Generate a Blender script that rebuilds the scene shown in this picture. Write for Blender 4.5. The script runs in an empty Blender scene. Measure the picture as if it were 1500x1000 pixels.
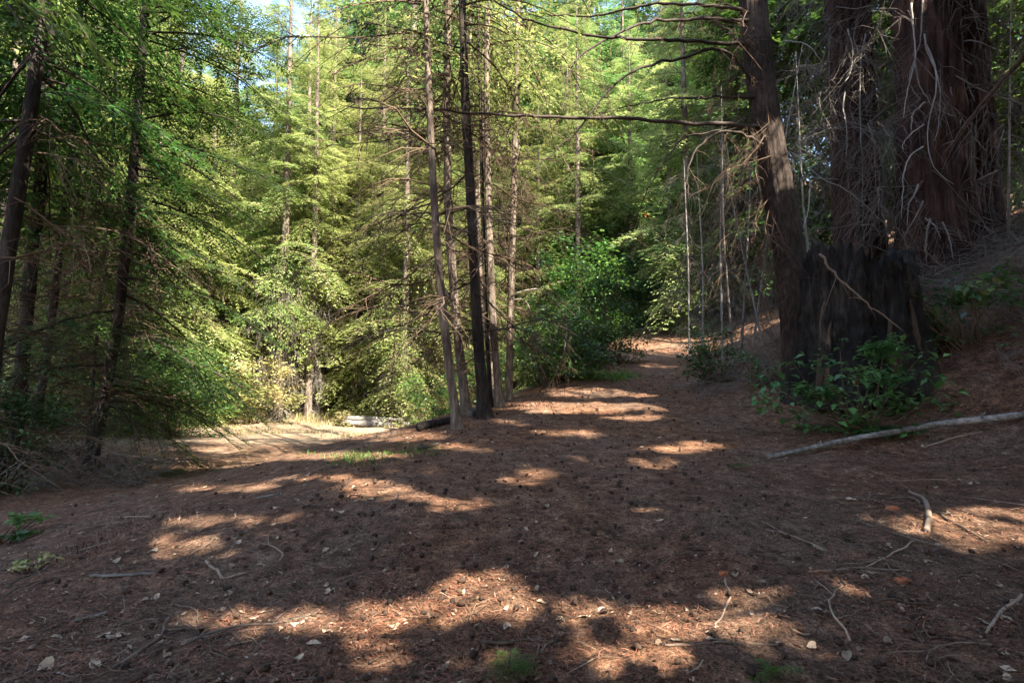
import bpy, math, random
import numpy as np
from mathutils import Vector, Matrix

# ------------------------------------------------------------------ camera, sky, sun, exposure
scene = bpy.context.scene
COL = scene.collection
F = 833.0                       # focal length in photo pixels (1500 wide)
PITCH = math.atan(65.0 / F)
CAM = np.array([0.0, 0.0, 1.5])
cam_d = bpy.data.cameras.new('camera'); cam = bpy.data.objects.new('camera', cam_d); COL.objects.link(cam)
cam_d.sensor_width = 36.0; cam_d.lens = F / 1500 * 36.0
cam_d.clip_start = 0.05; cam_d.clip_end = 800
cam.location = CAM; cam.rotation_euler = (math.pi / 2 + PITCH, 0, 0)
scene.camera = cam

SUN_EL, SUN_AZ = math.radians(48), math.radians(35)      # azimuth: to the right of straight behind the camera
S = np.array([math.sin(SUN_AZ) * math.cos(SUN_EL), -math.cos(SUN_AZ) * math.cos(SUN_EL), math.sin(SUN_EL)])
world = bpy.data.worlds.new('World'); scene.world = world; world.use_nodes = True
wn = world.node_tree
sky = wn.nodes.new('ShaderNodeTexSky'); sky.sky_type = 'NISHITA'; sky.sun_disc = False
sky.sun_elevation = SUN_EL; sky.sun_rotation = math.atan2(S[0], S[1])
wn.links.new(sky.outputs[0], wn.nodes['Background'].inputs[0])
wn.nodes['Background'].inputs[1].default_value = 0.132
sun_d = bpy.data.lights.new('sun', 'SUN'); sun_d.energy = 5.0; sun_d.angle = math.radians(0.5); sun_d.color = (1.0, 0.93, 0.80)
sun = bpy.data.objects.new('sun', sun_d); COL.objects.link(sun); sun.location = (20, -30, 40)
sun.rotation_euler = Vector(S).to_track_quat('Z', 'Y').to_euler()
vs = scene.view_settings
vs.view_transform = 'Standard'; vs.look = 'None'; vs.gamma = 1.0; vs.use_curve_mapping = False; vs.exposure = 2.88
cy = scene.cycles
cy.max_bounces = 6; cy.diffuse_bounces = 4; cy.glossy_bounces = 2; cy.transmission_bounces = 4; cy.transparent_max_bounces = 4
cy.use_denoising = True; cy.use_adaptive_sampling = True; cy.adaptive_threshold = 0.015
cy.sample_clamp_indirect = 6.0

rng = np.random.default_rng(11)

# ------------------------------------------------------------------ photo pixel <-> place
RT = np.array([1.0, 0, 0]); FW = np.array([0, math.cos(PITCH), math.sin(PITCH)]); UPV = np.array([0, -math.sin(PITCH), math.cos(PITCH)])
def ray(px, py):
    return FW + (px - 750) / F * RT - (py - 500) / F * UPV
def P(px, py, Y):
    d = ray(px, py); return CAM + d * (Y / d[1])
def project(p):
    q = p - CAM; z = q @ FW
    z = np.where(z < 0.2, 0.2, z)
    return 750 + F * (q @ RT) / z, 500 - F * (q @ UPV) / z, q @ FW
def smooth(a, b, x):
    t = np.clip((x - a) / (b - a), 0, 1); return t * t * (3 - 2 * t)
_perm = np.random.default_rng(3).random(65536)
def _hash(i, j):
    return _perm[((i * 73856093) ^ (j * 19349663)) & 65535]
def vnoise(x, y):
    xi = np.floor(x).astype(np.int64); yi = np.floor(y).astype(np.int64)
    fx = x - xi; fy = y - yi
    fx = fx * fx * (3 - 2 * fx); fy = fy * fy * (3 - 2 * fy)
    a = _hash(xi, yi) * (1 - fx) + _hash(xi + 1, yi) * fx
    b = _hash(xi, yi + 1) * (1 - fx) + _hash(xi + 1, yi + 1) * fx
    return (a * (1 - fy) + b * fy) * 2 - 1
def road_x(y): return np.interp(y, [-20, 0, 5, 8, 12, 20, 30, 40, 60], [0, .3, .6, 1.2, 2.8, 5.0, 7.8, 9.3, 9.5])
def road_z(y): return np.interp(y, [-50, -5, 0, 12, 20, 30, 36, 60, 120, 260], [-3, -.4, 0, 1.56, 2.6, 4.56, 5.3, 15, 40, 80])
def H(x, y):
    x = np.asarray(x, float); y = np.asarray(y, float)
    u = x - road_x(y)
    zl = 0.42 * np.maximum(0, y - 31) + 0.22 * np.maximum(0, -17 - x) + 0.02 * np.minimum(0, y)
    w = smooth(-7.6, -1.0, u)
    z = w * road_z(y) + (1 - w) * zl
    u1 = np.clip(4.5 - (y - 6) * 0.85, 1.7, 4.5)
    sp = np.log1p(np.exp(np.clip((u - u1) * 2.2, -30, 30))) / 2.2
    z = z + 0.5 * np.minimum(sp, 9) + 0.22 * np.maximum(0, sp - 9)
    r = np.hypot(x, y)
    z = z + 0.05 * vnoise(x * .7, y * .7) * smooth(1, 4, r)
    fade = np.clip(14 / np.maximum(r, 1), 0, 1)
    z = z + 0.024 * vnoise(x * 2.3, y * 2.3) * fade + 0.012 * vnoise(x * 7, y * 7) * fade + 0.006 * vnoise(x * 19, y * 19) * fade
    return z
def ground_hit(px, py):
    d = ray(px, py); t = 0.6
    while t < 120:
        p = CAM + d * t
        if p[2] < H(p[0], p[1]): break
        t += 0.02 + t * 0.002
    return np.array([p[0], p[1], float(H(p[0], p[1]))])

# ------------------------------------------------------------------ mesh helpers
def make_mesh(name, V, Q=None, T=None, var=None, smooth_shade=False):
    me = bpy.data.meshes.new(name)
    V = np.asarray(V, np.float32)
    nq = 0 if Q is None else len(Q); nt = 0 if T is None else len(T)
    loops = []
    if nq: loops.append(np.asarray(Q, np.int32).ravel())
    if nt: loops.append(np.asarray(T, np.int32).ravel())
    loops = np.concatenate(loops)
    me.vertices.add(len(V)); me.vertices.foreach_set('co', V.ravel())
    me.loops.add(len(loops)); me.loops.foreach_set('vertex_index', loops)
    me.polygons.add(nq + nt)
    ls = np.concatenate([np.arange(nq) * 4, nq * 4 + np.arange(nt) * 3]).astype(np.int32)
    me.polygons.foreach_set('loop_start', ls)
    if smooth_shade: me.polygons.foreach_set('use_smooth', np.ones(nq + nt, bool))
    if var is not None:
        a = me.attributes.new('var', 'FLOAT', 'FACE'); a.data.foreach_set('value', np.asarray(var, np.float32))
    me.update(calc_edges=True); me.validate()
    return me
class MB:
    def __init__(s): s.V = []; s.Q = []; s.T = []; s.n = 0; s.var = []
    def add(s, V, Q=None, T=None, var=None):
        V = np.asarray(V, float); s.V.append(V)
        if Q is not None and len(Q):
            s.Q.append(np.asarray(Q) + s.n); s.var.append(np.full(len(Q), .5) if var is None else np.broadcast_to(var, (len(Q),)))
        if T is not None and len(T): s.T.append(np.asarray(T) + s.n)
        s.n += len(V)
    def arrays(s):
        return np.concatenate(s.V), (np.concatenate(s.Q) if s.Q else np.zeros((0, 4), int)), (np.concatenate(s.var) if s.var else np.zeros(0))
    def mesh(s, name, off=(0, 0, 0), smooth_shade=True):
        T = np.concatenate(s.T) if s.T else None
        var = np.concatenate(s.var) if s.var else np.zeros(0)
        if T is not None: var = np.concatenate([var, np.full(len(T), .5)])
        return make_mesh(name, np.concatenate(s.V) - np.asarray(off), np.concatenate(s.Q) if s.Q else None, T, var, smooth_shade)
def tube(pts, rad, sides=6, cap=True, bump=0.0, r=rng):
    pts = np.asarray(pts, float); n = len(pts); rad = np.broadcast_to(np.asarray(rad, float), (n,))
    tan = np.gradient(pts, axis=0); tan /= np.linalg.norm(tan, axis=1)[:, None] + 1e-9
    ref = np.array([0.31, 0.95, 0.05]) if abs(tan[0] @ np.array([0, 0, 1.])) > .8 else np.array([0, 0, 1.])
    a = np.cross(tan, ref); a /= np.linalg.norm(a, axis=1)[:, None] + 1e-9
    b = np.cross(tan, a)
    th = np.arange(sides) / sides * 2 * math.pi
    R = rad[:, None] * (1 + bump * r.normal(size=(n, sides)))
    V = pts[:, None, :] + R[..., None] * (np.cos(th)[None, :, None] * a[:, None, :] + np.sin(th)[None, :, None] * b[:, None, :])
    i = np.arange(n - 1)[:, None] * sides; j = np.arange(sides)[None, :]; k = (np.arange(sides) + 1) % sides
    Q = np.stack([i + j, i + k[None], i + sides + k[None], i + sides + j], -1).reshape(-1, 4)
    V = V.reshape(-1, 3); T = None
    if cap:
        V = np.vstack([V, pts[0] , pts[-1]]); c0 = n * sides
        T = np.array([[c0, k[q], q] for q in range(sides)] + [[c0 + 1, (n - 1) * sides + q, (n - 1) * sides + k[q]] for q in range(sides)])
    return V, Q, T
def resample(pts, n):
    pts = np.asarray(pts, float); d = np.r_[0, np.cumsum(np.linalg.norm(np.diff(pts, axis=0), axis=1))]
    t = np.linspace(0, d[-1], n)
    out = np.stack([np.interp(t, d, pts[:, k]) for k in range(3)], 1)
    for _ in range(2):
        out[1:-1] = out[1:-1] * .5 + .25 * (out[:-2] + out[2:])
    return out

# ------------------------------------------------------------------ materials
def new_mat(name):
    m = bpy.data.materials.new(name); m.use_nodes = True
    nt = m.node_tree; return m, nt, nt.nodes, nt.links, nt.nodes['Principled BSDF']
def ramp(nodes, links, fac, stops):
    r = nodes.new('ShaderNodeValToRGB'); el = r.color_ramp.elements
    while len(el) < len(stops): el.new(0.5)
    for e, (p, c) in zip(el, stops): e.position = p; e.color = (*c, 1)
    links.new(fac, r.inputs[0]); return r.outputs[0]
def leaf_mat(name, stops, trans=0.35, rough=0.55, spec=0.3):
    m, nt, N, L, pb = new_mat(name)
    at = N.new('ShaderNodeAttribute'); at.attribute_name = 'var'
    c = ramp(N, L, at.outputs['Fac'], stops)
    oi = N.new('ShaderNodeObjectInfo'); hv = N.new('ShaderNodeHueSaturation'); L.new(c, hv.inputs['Color'])
    for sock, a, b in (('Hue', .480, .514), ('Value', .72, 1.25)):
        mr = N.new('ShaderNodeMapRange'); mr.inputs[3].default_value = a; mr.inputs[4].default_value = b
        if sock == 'Value':
            fr = N.new('ShaderNodeMath'); fr.operation = 'FRACT'; ml = N.new('ShaderNodeMath'); ml.operation = 'MULTIPLY'; ml.inputs[1].default_value = 7.31
            L.new(oi.outputs['Random'], ml.inputs[0]); L.new(ml.outputs[0], fr.inputs[0]); L.new(fr.outputs[0], mr.inputs[0])
        else: L.new(oi.outputs['Random'], mr.inputs[0])
        L.new(mr.outputs[0], hv.inputs[sock])
    hv.inputs['Saturation'].default_value = 1.08
    c = hv.outputs[0]
    L.new(c, pb.inputs['Base Color']); pb.inputs['Roughness'].default_value = rough; pb.inputs['Specular IOR Level'].default_value = spec
    tr = N.new('ShaderNodeBsdfTranslucent'); mx = N.new('ShaderNodeMixShader'); mx.inputs[0].default_value = trans
    hs = N.new('ShaderNodeHueSaturation'); hs.inputs['Value'].default_value = 1.25; hs.inputs['Hue'].default_value = 0.485
    L.new(c, hs.inputs['Color']); L.new(hs.outputs[0], tr.inputs[0])
    L.new(pb.outputs[0], mx.inputs[1]); L.new(tr.outputs[0], mx.inputs[2])
    L.new(mx.outputs[0], N['Material Output'].inputs[0]); return m
def bark_mat(name, c0, c1, c2, sc=(9, 9, 1.6), bump=0.6, dist=0.02):
    m, nt, N, L, pb = new_mat(name)
    tc = N.new('ShaderNodeTexCoord'); mp = N.new('ShaderNodeMapping'); mp.inputs['Scale'].default_value = sc
    L.new(tc.outputs['Object'], mp.inputs[0])
    n1 = N.new('ShaderNodeTexNoise'); n1.inputs['Scale'].default_value = 1.5; n1.inputs['Detail'].default_value = 8; n1.inputs['Roughness'].default_value = .7
    L.new(mp.outputs[0], n1.inputs[0])
    n2 = N.new('ShaderNodeTexNoise'); n2.inputs['Scale'].default_value = 1.3; n2.inputs['Detail'].default_value = 3
    L.new(tc.outputs['Object'], n2.inputs[0])
    ad = N.new('ShaderNodeMath'); ad.operation = 'MULTIPLY_ADD'; ad.inputs[1].default_value = .45; L.new(n2.outputs[0], ad.inputs[0])
    sb = N.new('ShaderNodeMath'); sb.operation = 'MULTIPLY'; sb.inputs[1].default_value = .62; L.new(n1.outputs[0], sb.inputs[0]); L.new(sb.outputs[0], ad.inputs[2])
    L.new(ramp(N, L, ad.outputs[0], [(.36, c0), (.52, c1), (.68, c2)]), pb.inputs['Base Color'])
    pb.inputs['Roughness'].default_value = .9; pb.inputs['Specular IOR Level'].default_value = .2
    bp = N.new('ShaderNodeBump'); bp.inputs['Strength'].default_value = bump; bp.inputs['Distance'].default_value = dist
    L.new(n1.outputs[0], bp.inputs['Height']); L.new(bp.outputs[0], pb.inputs['Normal']); return m
def plain_mat(name, c0, c1, scale=14, rough=.85):
    m, nt, N, L, pb = new_mat(name)
    tc = N.new('ShaderNodeTexCoord'); oi = N.new('ShaderNodeObjectInfo')
    n1 = N.new('ShaderNodeTexNoise'); n1.inputs['Scale'].default_value = scale; n1.inputs['Detail'].default_value = 5; L.new(tc.outputs['Object'], n1.inputs[0])
    md = N.new('ShaderNodeMath'); md.operation = 'MULTIPLY_ADD'; md.inputs[1].default_value = .5; L.new(oi.outputs['Random'], md.inputs[0])
    m2 = N.new('ShaderNodeMath'); m2.operation = 'MULTIPLY'; m2.inputs[1].default_value = .6; L.new(n1.outputs[0], m2.inputs[0]); L.new(m2.outputs[0], md.inputs[2])
    L.new(ramp(N, L, md.outputs[0], [(.15, c0), (.85, c1)]), pb.inputs['Base Color'])
    pb.inputs['Roughness'].default_value = rough; pb.inputs['Specular IOR Level'].default_value = .2; return m

M = {}
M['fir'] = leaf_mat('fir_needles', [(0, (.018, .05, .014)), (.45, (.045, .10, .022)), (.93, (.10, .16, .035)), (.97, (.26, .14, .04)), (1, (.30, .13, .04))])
M['fir_sunlit'] = leaf_mat('fir_needles_sunlit', [(0, (.07, .11, .03)), (.45, (.175, .22, .07)), (.94, (.35, .37, .165)), (.96, (.34, .23, .10)), (1, (.33, .19, .07))], .42)  # sunlight on the clearing firs is put into this paler needle colour
M['fir_shaded'] = leaf_mat('fir_needles_shaded', [(0, (.010, .032, .011)), (.45, (.028, .07, .018)), (1, (.075, .13, .03))], .35)  # darker copy of the fir needles; shade on the left firs painted in
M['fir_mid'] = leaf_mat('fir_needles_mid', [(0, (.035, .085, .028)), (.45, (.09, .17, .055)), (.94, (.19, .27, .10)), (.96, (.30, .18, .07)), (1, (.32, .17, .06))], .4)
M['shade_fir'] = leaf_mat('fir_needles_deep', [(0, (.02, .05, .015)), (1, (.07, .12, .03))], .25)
M['bush'] = leaf_mat('broad_leaves', [(0, (.022, .065, .016)), (.6, (.06, .13, .03)), (1, (.13, .20, .05))], .35, .4, .4)
M['shrub'] = leaf_mat('shrub_leaves', [(0, (.035, .09, .03)), (.6, (.09, .18, .055)), (.92, (.19, .27, .09)), (1, (.26, .22, .08))], .3, .35, .5)
M['bluebush'] = leaf_mat('blue_green_leaves', [(0, (.025, .075, .032)), (.6, (.06, .14, .055)), (1, (.12, .20, .07))], .3, .45, .4)
M['grass'] = leaf_mat('dry_grass', [(0, (.14, .17, .05)), (.5, (.30, .27, .12)), (1, (.42, .34, .19))], .3)
M['green_grass'] = leaf_mat('green_grass', [(0, (.04, .10, .02)), (1, (.12, .20, .05))], .3)
M['litter'] = leaf_mat('needle_litter', [(0, (.05, .026, .015)), (.5, (.19, .098, .053)), (.85, (.34, .19, .11)), (1, (.48, .34, .23))], .1, .8, .2)
M['chaff'] = leaf_mat('leaf_chaff', [(0, (.02, .012, .008)), (.4, (.09, .05, .03)), (.75, (.22, .15, .10)), (1, (.45, .36, .27))], .05, .8, .2)
M['twig_litter'] = leaf_mat('twig_litter', [(0, (.04, .024, .016)), (.6, (.12, .075, .05)), (1, (.30, .22, .16))], 0, .85, .2)
M['pole'] = bark_mat('pole_bark', (.025, .018, .013), (.095, .070, .052), (.25, .20, .15), (16, 16, 3))
M['dark_bark'] = bark_mat('dark_bark', (.006, .0045, .004), (.02, .015, .012), (.06, .047, .038), (14, 14, 3.2), .9, .03)
M['fir_bark'] = bark_mat('furrowed_bark', (.008, .0055, .004), (.03, .021, .016), (.085, .062, .048), (13, 13, 4.5), 1.0, .04)
M['redwood'] = bark_mat('redwood_bark', (.010, .0055, .0045), (.038, .019, .014), (.10, .052, .038), (10, 10, .7), .9, .04)
M['char'] = bark_mat('charred_wood', (.003, .0027, .0022), (.012, .010, .008), (.055, .045, .032), (11, 11, 2.0), 1.0, .03)
M['oldwood'] = bark_mat('old_wood', (.012, .008, .005), (.06, .04, .026), (.14, .10, .068), (16, 16, 1.2))
M['deadtwig'] = plain_mat('dead_grey_twig', (.07, .055, .045), (.30, .26, .22))
M['pale_twig'] = plain_mat('pale_dead_twig', (.10, .088, .076), (.32, .29, .26))
M['drab_twig'] = plain_mat('drab_dead_twig', (.03, .024, .019), (.16, .13, .105))
M['brown_twig'] = plain_mat('brown_twig', (.035, .022, .014), (.13, .085, .055))
M['dark_twig'] = plain_mat('dark_twig', (.018, .013, .01), (.07, .052, .04))
M['stick'] = plain_mat('stick', (.06, .038, .026), (.25, .18, .13))
M['leaf'] = plain_mat('dry_leaf', (.10, .06, .035), (.42, .31, .21), 30)
M['cone'] = plain_mat('cone', (.012, .007, .005), (.06, .035, .022), 40)
M['rust'] = plain_mat('rotted_wood', (.10, .03, .012), (.36, .12, .05), 90)
M['white_log'] = bark_mat('pale_log_bark', (.022, .018, .015), (.13, .115, .10), (.36, .33, .29), (12, 12, 12), 1.0)
M['weathered'] = bark_mat('weathered_wood', (.03, .026, .022), (.11, .098, .085), (.22, .20, .175), (3, 12, 12), .6)
M['rock'] = bark_mat('rock', (.06, .055, .05), (.16, .14, .12), (.28, .25, .21), (6, 6, 6))

def ground_material():
    m, nt, N, L, pb = new_mat('forest_floor')
    geo = N.new('ShaderNodeNewGeometry')
    def noise(scale, det, rough=.65):
        n = N.new('ShaderNodeTexNoise'); n.inputs['Scale'].default_value = scale; n.inputs['Detail'].default_value = det; n.inputs['Roughness'].default_value = rough
        L.new(geo.outputs['Position'], n.inputs[0]); return n.outputs[0]
    big = noise(.8, 6); mid = noise(7, 8, .75); fine = noise(75, 5, .8)
    base = ramp(N, L, mid, [(.34, (.05, .027, .017)), (.5, (.16, .084, .049)), (.66, (.33, .185, .112))])
    grey = ramp(N, L, mid, [(.34, (.06, .038, .026)), (.66, (.275, .18, .125))])
    def mix(fac, a, b, mode='MIX'):
        x = N.new('ShaderNodeMix'); x.data_type = 'RGBA'; x.blend_type = mode
        if isinstance(fac, float): x.inputs[0].default_value = fac
        else: L.new(fac, x.inputs[0])
        L.new(a, x.inputs[6]); L.new(b, x.inputs[7]); return x.outputs[2]
    bf = N.new('ShaderNodeMapRange'); bf.inputs[1].default_value = .42; bf.inputs[2].default_value = .62; L.new(big, bf.inputs[0])
    c = mix(bf.outputs[0], base, grey)
    c = mix(1.0, c, ramp(N, L, fine, [(.36, (.25, .23, .21)), (.5, (.9, .88, .86)), (.64, (1.7, 1.6, 1.5))]), 'MULTIPLY')
    sp = noise(26, 3, .6)
    c = mix(.8, c, ramp(N, L, sp, [(.36, (.35, .33, .31)), (.48, (1, 1, 1)), (.62, (1, 1, 1)), (.7, (1.5, 1.4, 1.3))]), 'MULTIPLY')
    at = N.new('ShaderNodeAttribute'); at.attribute_name = 'dry'
    dryc = ramp(N, L, mid, [(.3, (.10, .066, .04)), (.5, (.22, .155, .10)), (.7, (.34, .26, .18))])
    c = mix(at.outputs['Fac'], c, dryc)
    L.new(c, pb.inputs['Base Color']); pb.inputs['Roughness'].default_value = .95; pb.inputs['Specular IOR Level'].default_value = .1
    bp = N.new('ShaderNodeBump'); bp.inputs['Strength'].default_value = 1.0; bp.inputs['Distance'].default_value = .035
    ad = N.new('ShaderNodeMath'); ad.operation = 'MULTIPLY_ADD'; ad.inputs[1].default_value = .6; L.new(fine, ad.inputs[0]); L.new(mid, ad.inputs[2])
    L.new(ad.outputs[0], bp.inputs['Height']); L.new(bp.outputs[0], pb.inputs['Normal']); return m
M['ground'] = ground_material()

# ------------------------------------------------------------------ things and parts
def tag(o, label, cat, group=None, kind=None):
    if label: o['label'] = label
    if cat: o['category'] = cat
    if group: o['group'] = group
    if kind: o['kind'] = kind
    return o
def thing(name, label, cat, loc, group=None):
    o = bpy.data.objects.new(name, None); o.empty_display_size = .2; COL.objects.link(o); o.location = loc
    return tag(o, label, cat, group)
def part(name, me, mat, parent=None):
    if mat and not me.materials: me.materials.append(M[mat])
    o = bpy.data.objects.new(name, me); COL.objects.link(o)
    if parent: o.parent = parent
    if parent and name in ('crown', 'branches', 'dead_branches', 'twigs', 'stems', 'leaves', 'needles'): o['kind'] = 'stuff'
    return o
def copy_tree(root, loc, rz, sc, label=None, group=None):
    r = root.copy(); COL.objects.link(r); r.location = loc; r.rotation_euler = (0, 0, rz); r.scale = (sc, sc, sc)
    if label: r['label'] = label
    if group: r['group'] = group
    for ch in list(root.children):
        c = ch.copy(); COL.objects.link(c); c.parent = r
    return r

# ------------------------------------------------------------------ the ground: one sheet, split by what covers it
def dryness(x, y):
    n = vnoise(x * .5, y * .5) * 1.2 + vnoise(x * 2, y * 2) * .5
    u = x - road_x(y)
    d = smooth(12.5, 15.5, y + n * .8) * smooth(-3.0, -5.0, u + n * .5) * smooth(-22, -17, x + n)
    d = np.maximum(d, .3 * smooth(8.5, 10, y + n) * smooth(-2.0, -3.4, u + .5 * n) * smooth(-10, -7, x + n))
    return d * smooth(36, 29, y)
def build_ground():
    th = np.r_[np.linspace(-1.25, 1.25, 380), np.linspace(1.25, 2 * math.pi - 1.25, 50)[1:-1]]
    rr = np.geomspace(.7, 260, 270)
    A, R = np.meshgrid(th, rr)
    X = R * np.sin(A); Y = R * np.cos(A)
    V = np.stack([X, Y, H(X, Y)], -1).reshape(-1, 3)
    nth = len(th); V = np.vstack([V, [0, 0, float(H(0, 0))]]); c = len(V) - 1
    i = np.arange(len(rr) - 1)[:, None] * nth; j = np.arange(nth)[None]; k = (np.arange(nth) + 1) % nth
    Q = np.stack([i + j, i + nth + j, i + nth + k[None], i + k[None]], -1).reshape(-1, 4)
    T = np.array([[c, q, (q + 1) % nth] for q in range(nth)])
    cen = V[Q].mean(1); x, y = cen[:, 0], cen[:, 1]
    u = x - road_x(y); nz = .35 * vnoise(x * 1.5, y * 1.5)
    hw = np.interp(y, [0, 8, 12, 30, 40], [2.4, 1.8, 1.35, 1.35, 1.5])
    is_road = (np.abs(u + nz) < hw) & (y < 42) & (y > -15)
    is_clear = (dryness(x, y) > .5) & ~is_road
    dry = dryness(V[:, 0], V[:, 1])
    def emit(name, label, q, t=None):
        me = make_mesh(name, V, q, t, None, True)
        a = me.attributes.new('dry', 'FLOAT', 'POINT')
        a.data.foreach_set('value', dry.astype(np.float32))
        import bmesh
        bm = bmesh.new(); bm.from_mesh(me); bmesh.ops.delete(bm, geom=[v for v in bm.verts if not v.link_faces], context='VERTS'); bm.to_mesh(me); bm.free()
        o = part(name, me, 'ground'); tag(o, label, name.replace('_', ' '), kind='structure')
    emit('forest_floor', 'brown forest floor covered with needles and twigs', Q[~is_road & ~is_clear])
    emit('dirt_road', 'brown dirt road rising between the trees', Q[is_road], T)
    emit('clearing_ground', 'pale dry ground of the sunny clearing', Q[is_clear])
build_ground()

# ------------------------------------------------------------------ foliage templates (unit length along +x)
def fir_bough(r, nb=22, blade=.055, width=.016, droop=.18, spread=.5, hang=.25, space=.55, seg=7):
    Vs = []; var = []; wood = MB()
    ax = lambda t: np.array([t, .03 * math.sin(5 * t + ph), -droop * t * t + .05 * math.sin(3 * t)])
    ph = r.uniform(0, 6)
    wood.add(*tube([ax(t) for t in np.linspace(0, 1, seg)], np.linspace(.011, .002, seg), 3, False))
    for side in (-1, 1):
        for i in range(nb):
            t = .10 + .9 * (i + r.uniform(.1, .9)) / nb
            if r.random() < .08: continue
            ln = (spread * (1 - t) ** .75 * min(1, .25 + t * 2.6) + .05) * r.uniform(.65, 1.15)
            ang = math.radians(r.uniform(45, 68)); p0 = ax(t)
            d = np.array([math.cos(ang), side * math.sin(ang), r.uniform(-.12, .08)])
            hg = hang * r.uniform(.5, 1.5)
            n = max(2, int(ln / (blade * space)))
            b0 = r.uniform(.1, .85)
            for k in range(n):
                s = (k + .5) / n * ln
                p = p0 + d * s + np.array([0, 0, -hg * s * s / .4])
                for sd in ((-1, 1) if k < n - 1 else (-1, 0, 1)):
                    a2 = sd * math.radians(r.uniform(30, 60))
                    ca, sa = math.cos(a2), math.sin(a2)
                    e = np.array([d[0] * ca - d[1] * sa, d[0] * sa + d[1] * ca, d[2] - hg * s * 2 / .4 * .5 + r.uniform(-.35, .25)])
                    e /= np.linalg.norm(e)
                    w = np.cross(e, [r.uniform(-.5, .5), r.uniform(-.5, .5), 1]); w /= np.linalg.norm(w) + 1e-9
                    L = blade * r.uniform(.7, 1.2) * (1.1 - .35 * k / n); W = width * r.uniform(.7, 1.2)
                    Vs.append([p, p + e * L * .45 + w * W, p + e * L, p + e * L * .45 - w * W]); var.append(np.clip(b0 + r.normal() * .12, 0, .93))
    V = np.array(Vs).reshape(-1, 3); Q = np.arange(len(V)).reshape(-1, 4)
    wv, wq, _ = wood.arrays()
    return V, Q, np.array(var), wv, wq
def dead_bough(r, nt=14, droop=.3, curl=.06, rad=.009, sub=True, tl=.4):
    wood = MB(); ph = r.uniform(0, 6, 4)
    ax = lambda t: np.array([t, curl * math.sin(6 * t + ph[0]) + .5 * curl * math.sin(13 * t + ph[1]), -droop * t * t + curl * .7 * math.sin(7 * t + ph[2])])
    wood.add(*tube([ax(t) for t in np.linspace(0, 1, 7)], np.linspace(rad, rad * .25, 7), 3, False))
    for i in range(nt):
        t = r.uniform(.15, .98); ln = tl * (1.15 - t) * r.uniform(.4, 1.2)
        ang = math.radians(r.uniform(30, 75)) * r.choice([-1, 1]); p = ax(t)
        d = np.array([math.cos(ang), math.sin(ang), r.uniform(-.5, .15)])
        pts = [p + d * ln * s + np.array([0, 0, -droop * ln * s * s]) + r.normal(size=3) * .012 * (s > 0) for s in np.linspace(0, 1, 3)]
        wood.add(*tube(pts, np.linspace(rad * .5, rad * .18, 3), 3, False))
        if sub:
            for _ in range(1):
                s = r.integers(1, 3); d2 = d + r.normal(size=3) * .6; d2[2] -= .3
                wood.add(*tube([pts[s], pts[s] + d2 * ln * .25, pts[s] + d2 * ln * .45 + [0, 0, -.04]], [rad * .25, rad * .2, rad * .12], 3, False))
    v, q, _ = wood.arrays(); return v, q
def rot(az, pitch, roll):
    ca, sa, cp, sp, cr, sr = np.cos(az), np.sin(az), np.cos(pitch), np.sin(pitch), np.cos(roll), np.sin(roll)
    Z = np.zeros_like(az); O = np.ones_like(az)
    Rz = np.stack([ca, -sa, Z, sa, ca, Z, Z, Z, O], -1).reshape(-1, 3, 3)
    Ry = np.stack([cp, Z, -sp, Z, O, Z, sp, Z, cp], -1).reshape(-1, 3, 3)
    Rx = np.stack([O, Z, Z, Z, cr, -sr, Z, sr, cr], -1).reshape(-1, 3, 3)
    return Rz @ Ry @ Rx
def place(tmpl, pos, az, pitch, roll, sc, idx):
    Vs, Qs, n = [], [], 0; own = []
    R = rot(az, pitch, roll)
    for k, (V, Q) in enumerate(tmpl):
        m = np.where(idx == k)[0]
        if not len(m): continue
        W = np.einsum('nij,vj->nvi', R[m], V) * sc[m][:, None, None] + pos[m][:, None, :]
        q = (Q[None] + (np.arange(len(m)) * len(V))[:, None, None]).reshape(-1, 4) + n
        Vs.append(W.reshape(-1, 3)); Qs.append(q); own.append(np.repeat(m, len(Q))); n += len(W.reshape(-1, 3))
    return np.concatenate(Vs), np.concatenate(Qs), np.concatenate(own)
r1 = np.random.default_rng(21)
NEAR = [fir_bough(r1, 24, .036, .0048, .20, .42, .40, .6) for _ in range(3)]
MID = [fir_bough(r1, 19, .058, .0085, .22, .46, .45, .6) for _ in range(3)]
FAR = [fir_bough(r1, 14, .095, .0165, .22, .50, .35, .6, 4) for _ in range(4)]
MID[2:] = [fir_bough(r1, 19, .055, .008, .5, .40, 1.0, .6) for _ in range(2)]
FAR[3:] = [fir_bough(r1, 14, .09, .0155, .5, .45, 1.0, .6, 4) for _ in range(2)]
SHADE = [fir_bough(r1, 10, .16, .035, .22, .55, .30, .6, 3) for _ in range(3)]
DEAD = [dead_bough(r1, 14, .3, .06, .007) for _ in range(4)]
DEADF = [dead_bough(r1, 20, .75, .1, .0065, True, .5) for _ in range(4)]

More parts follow.
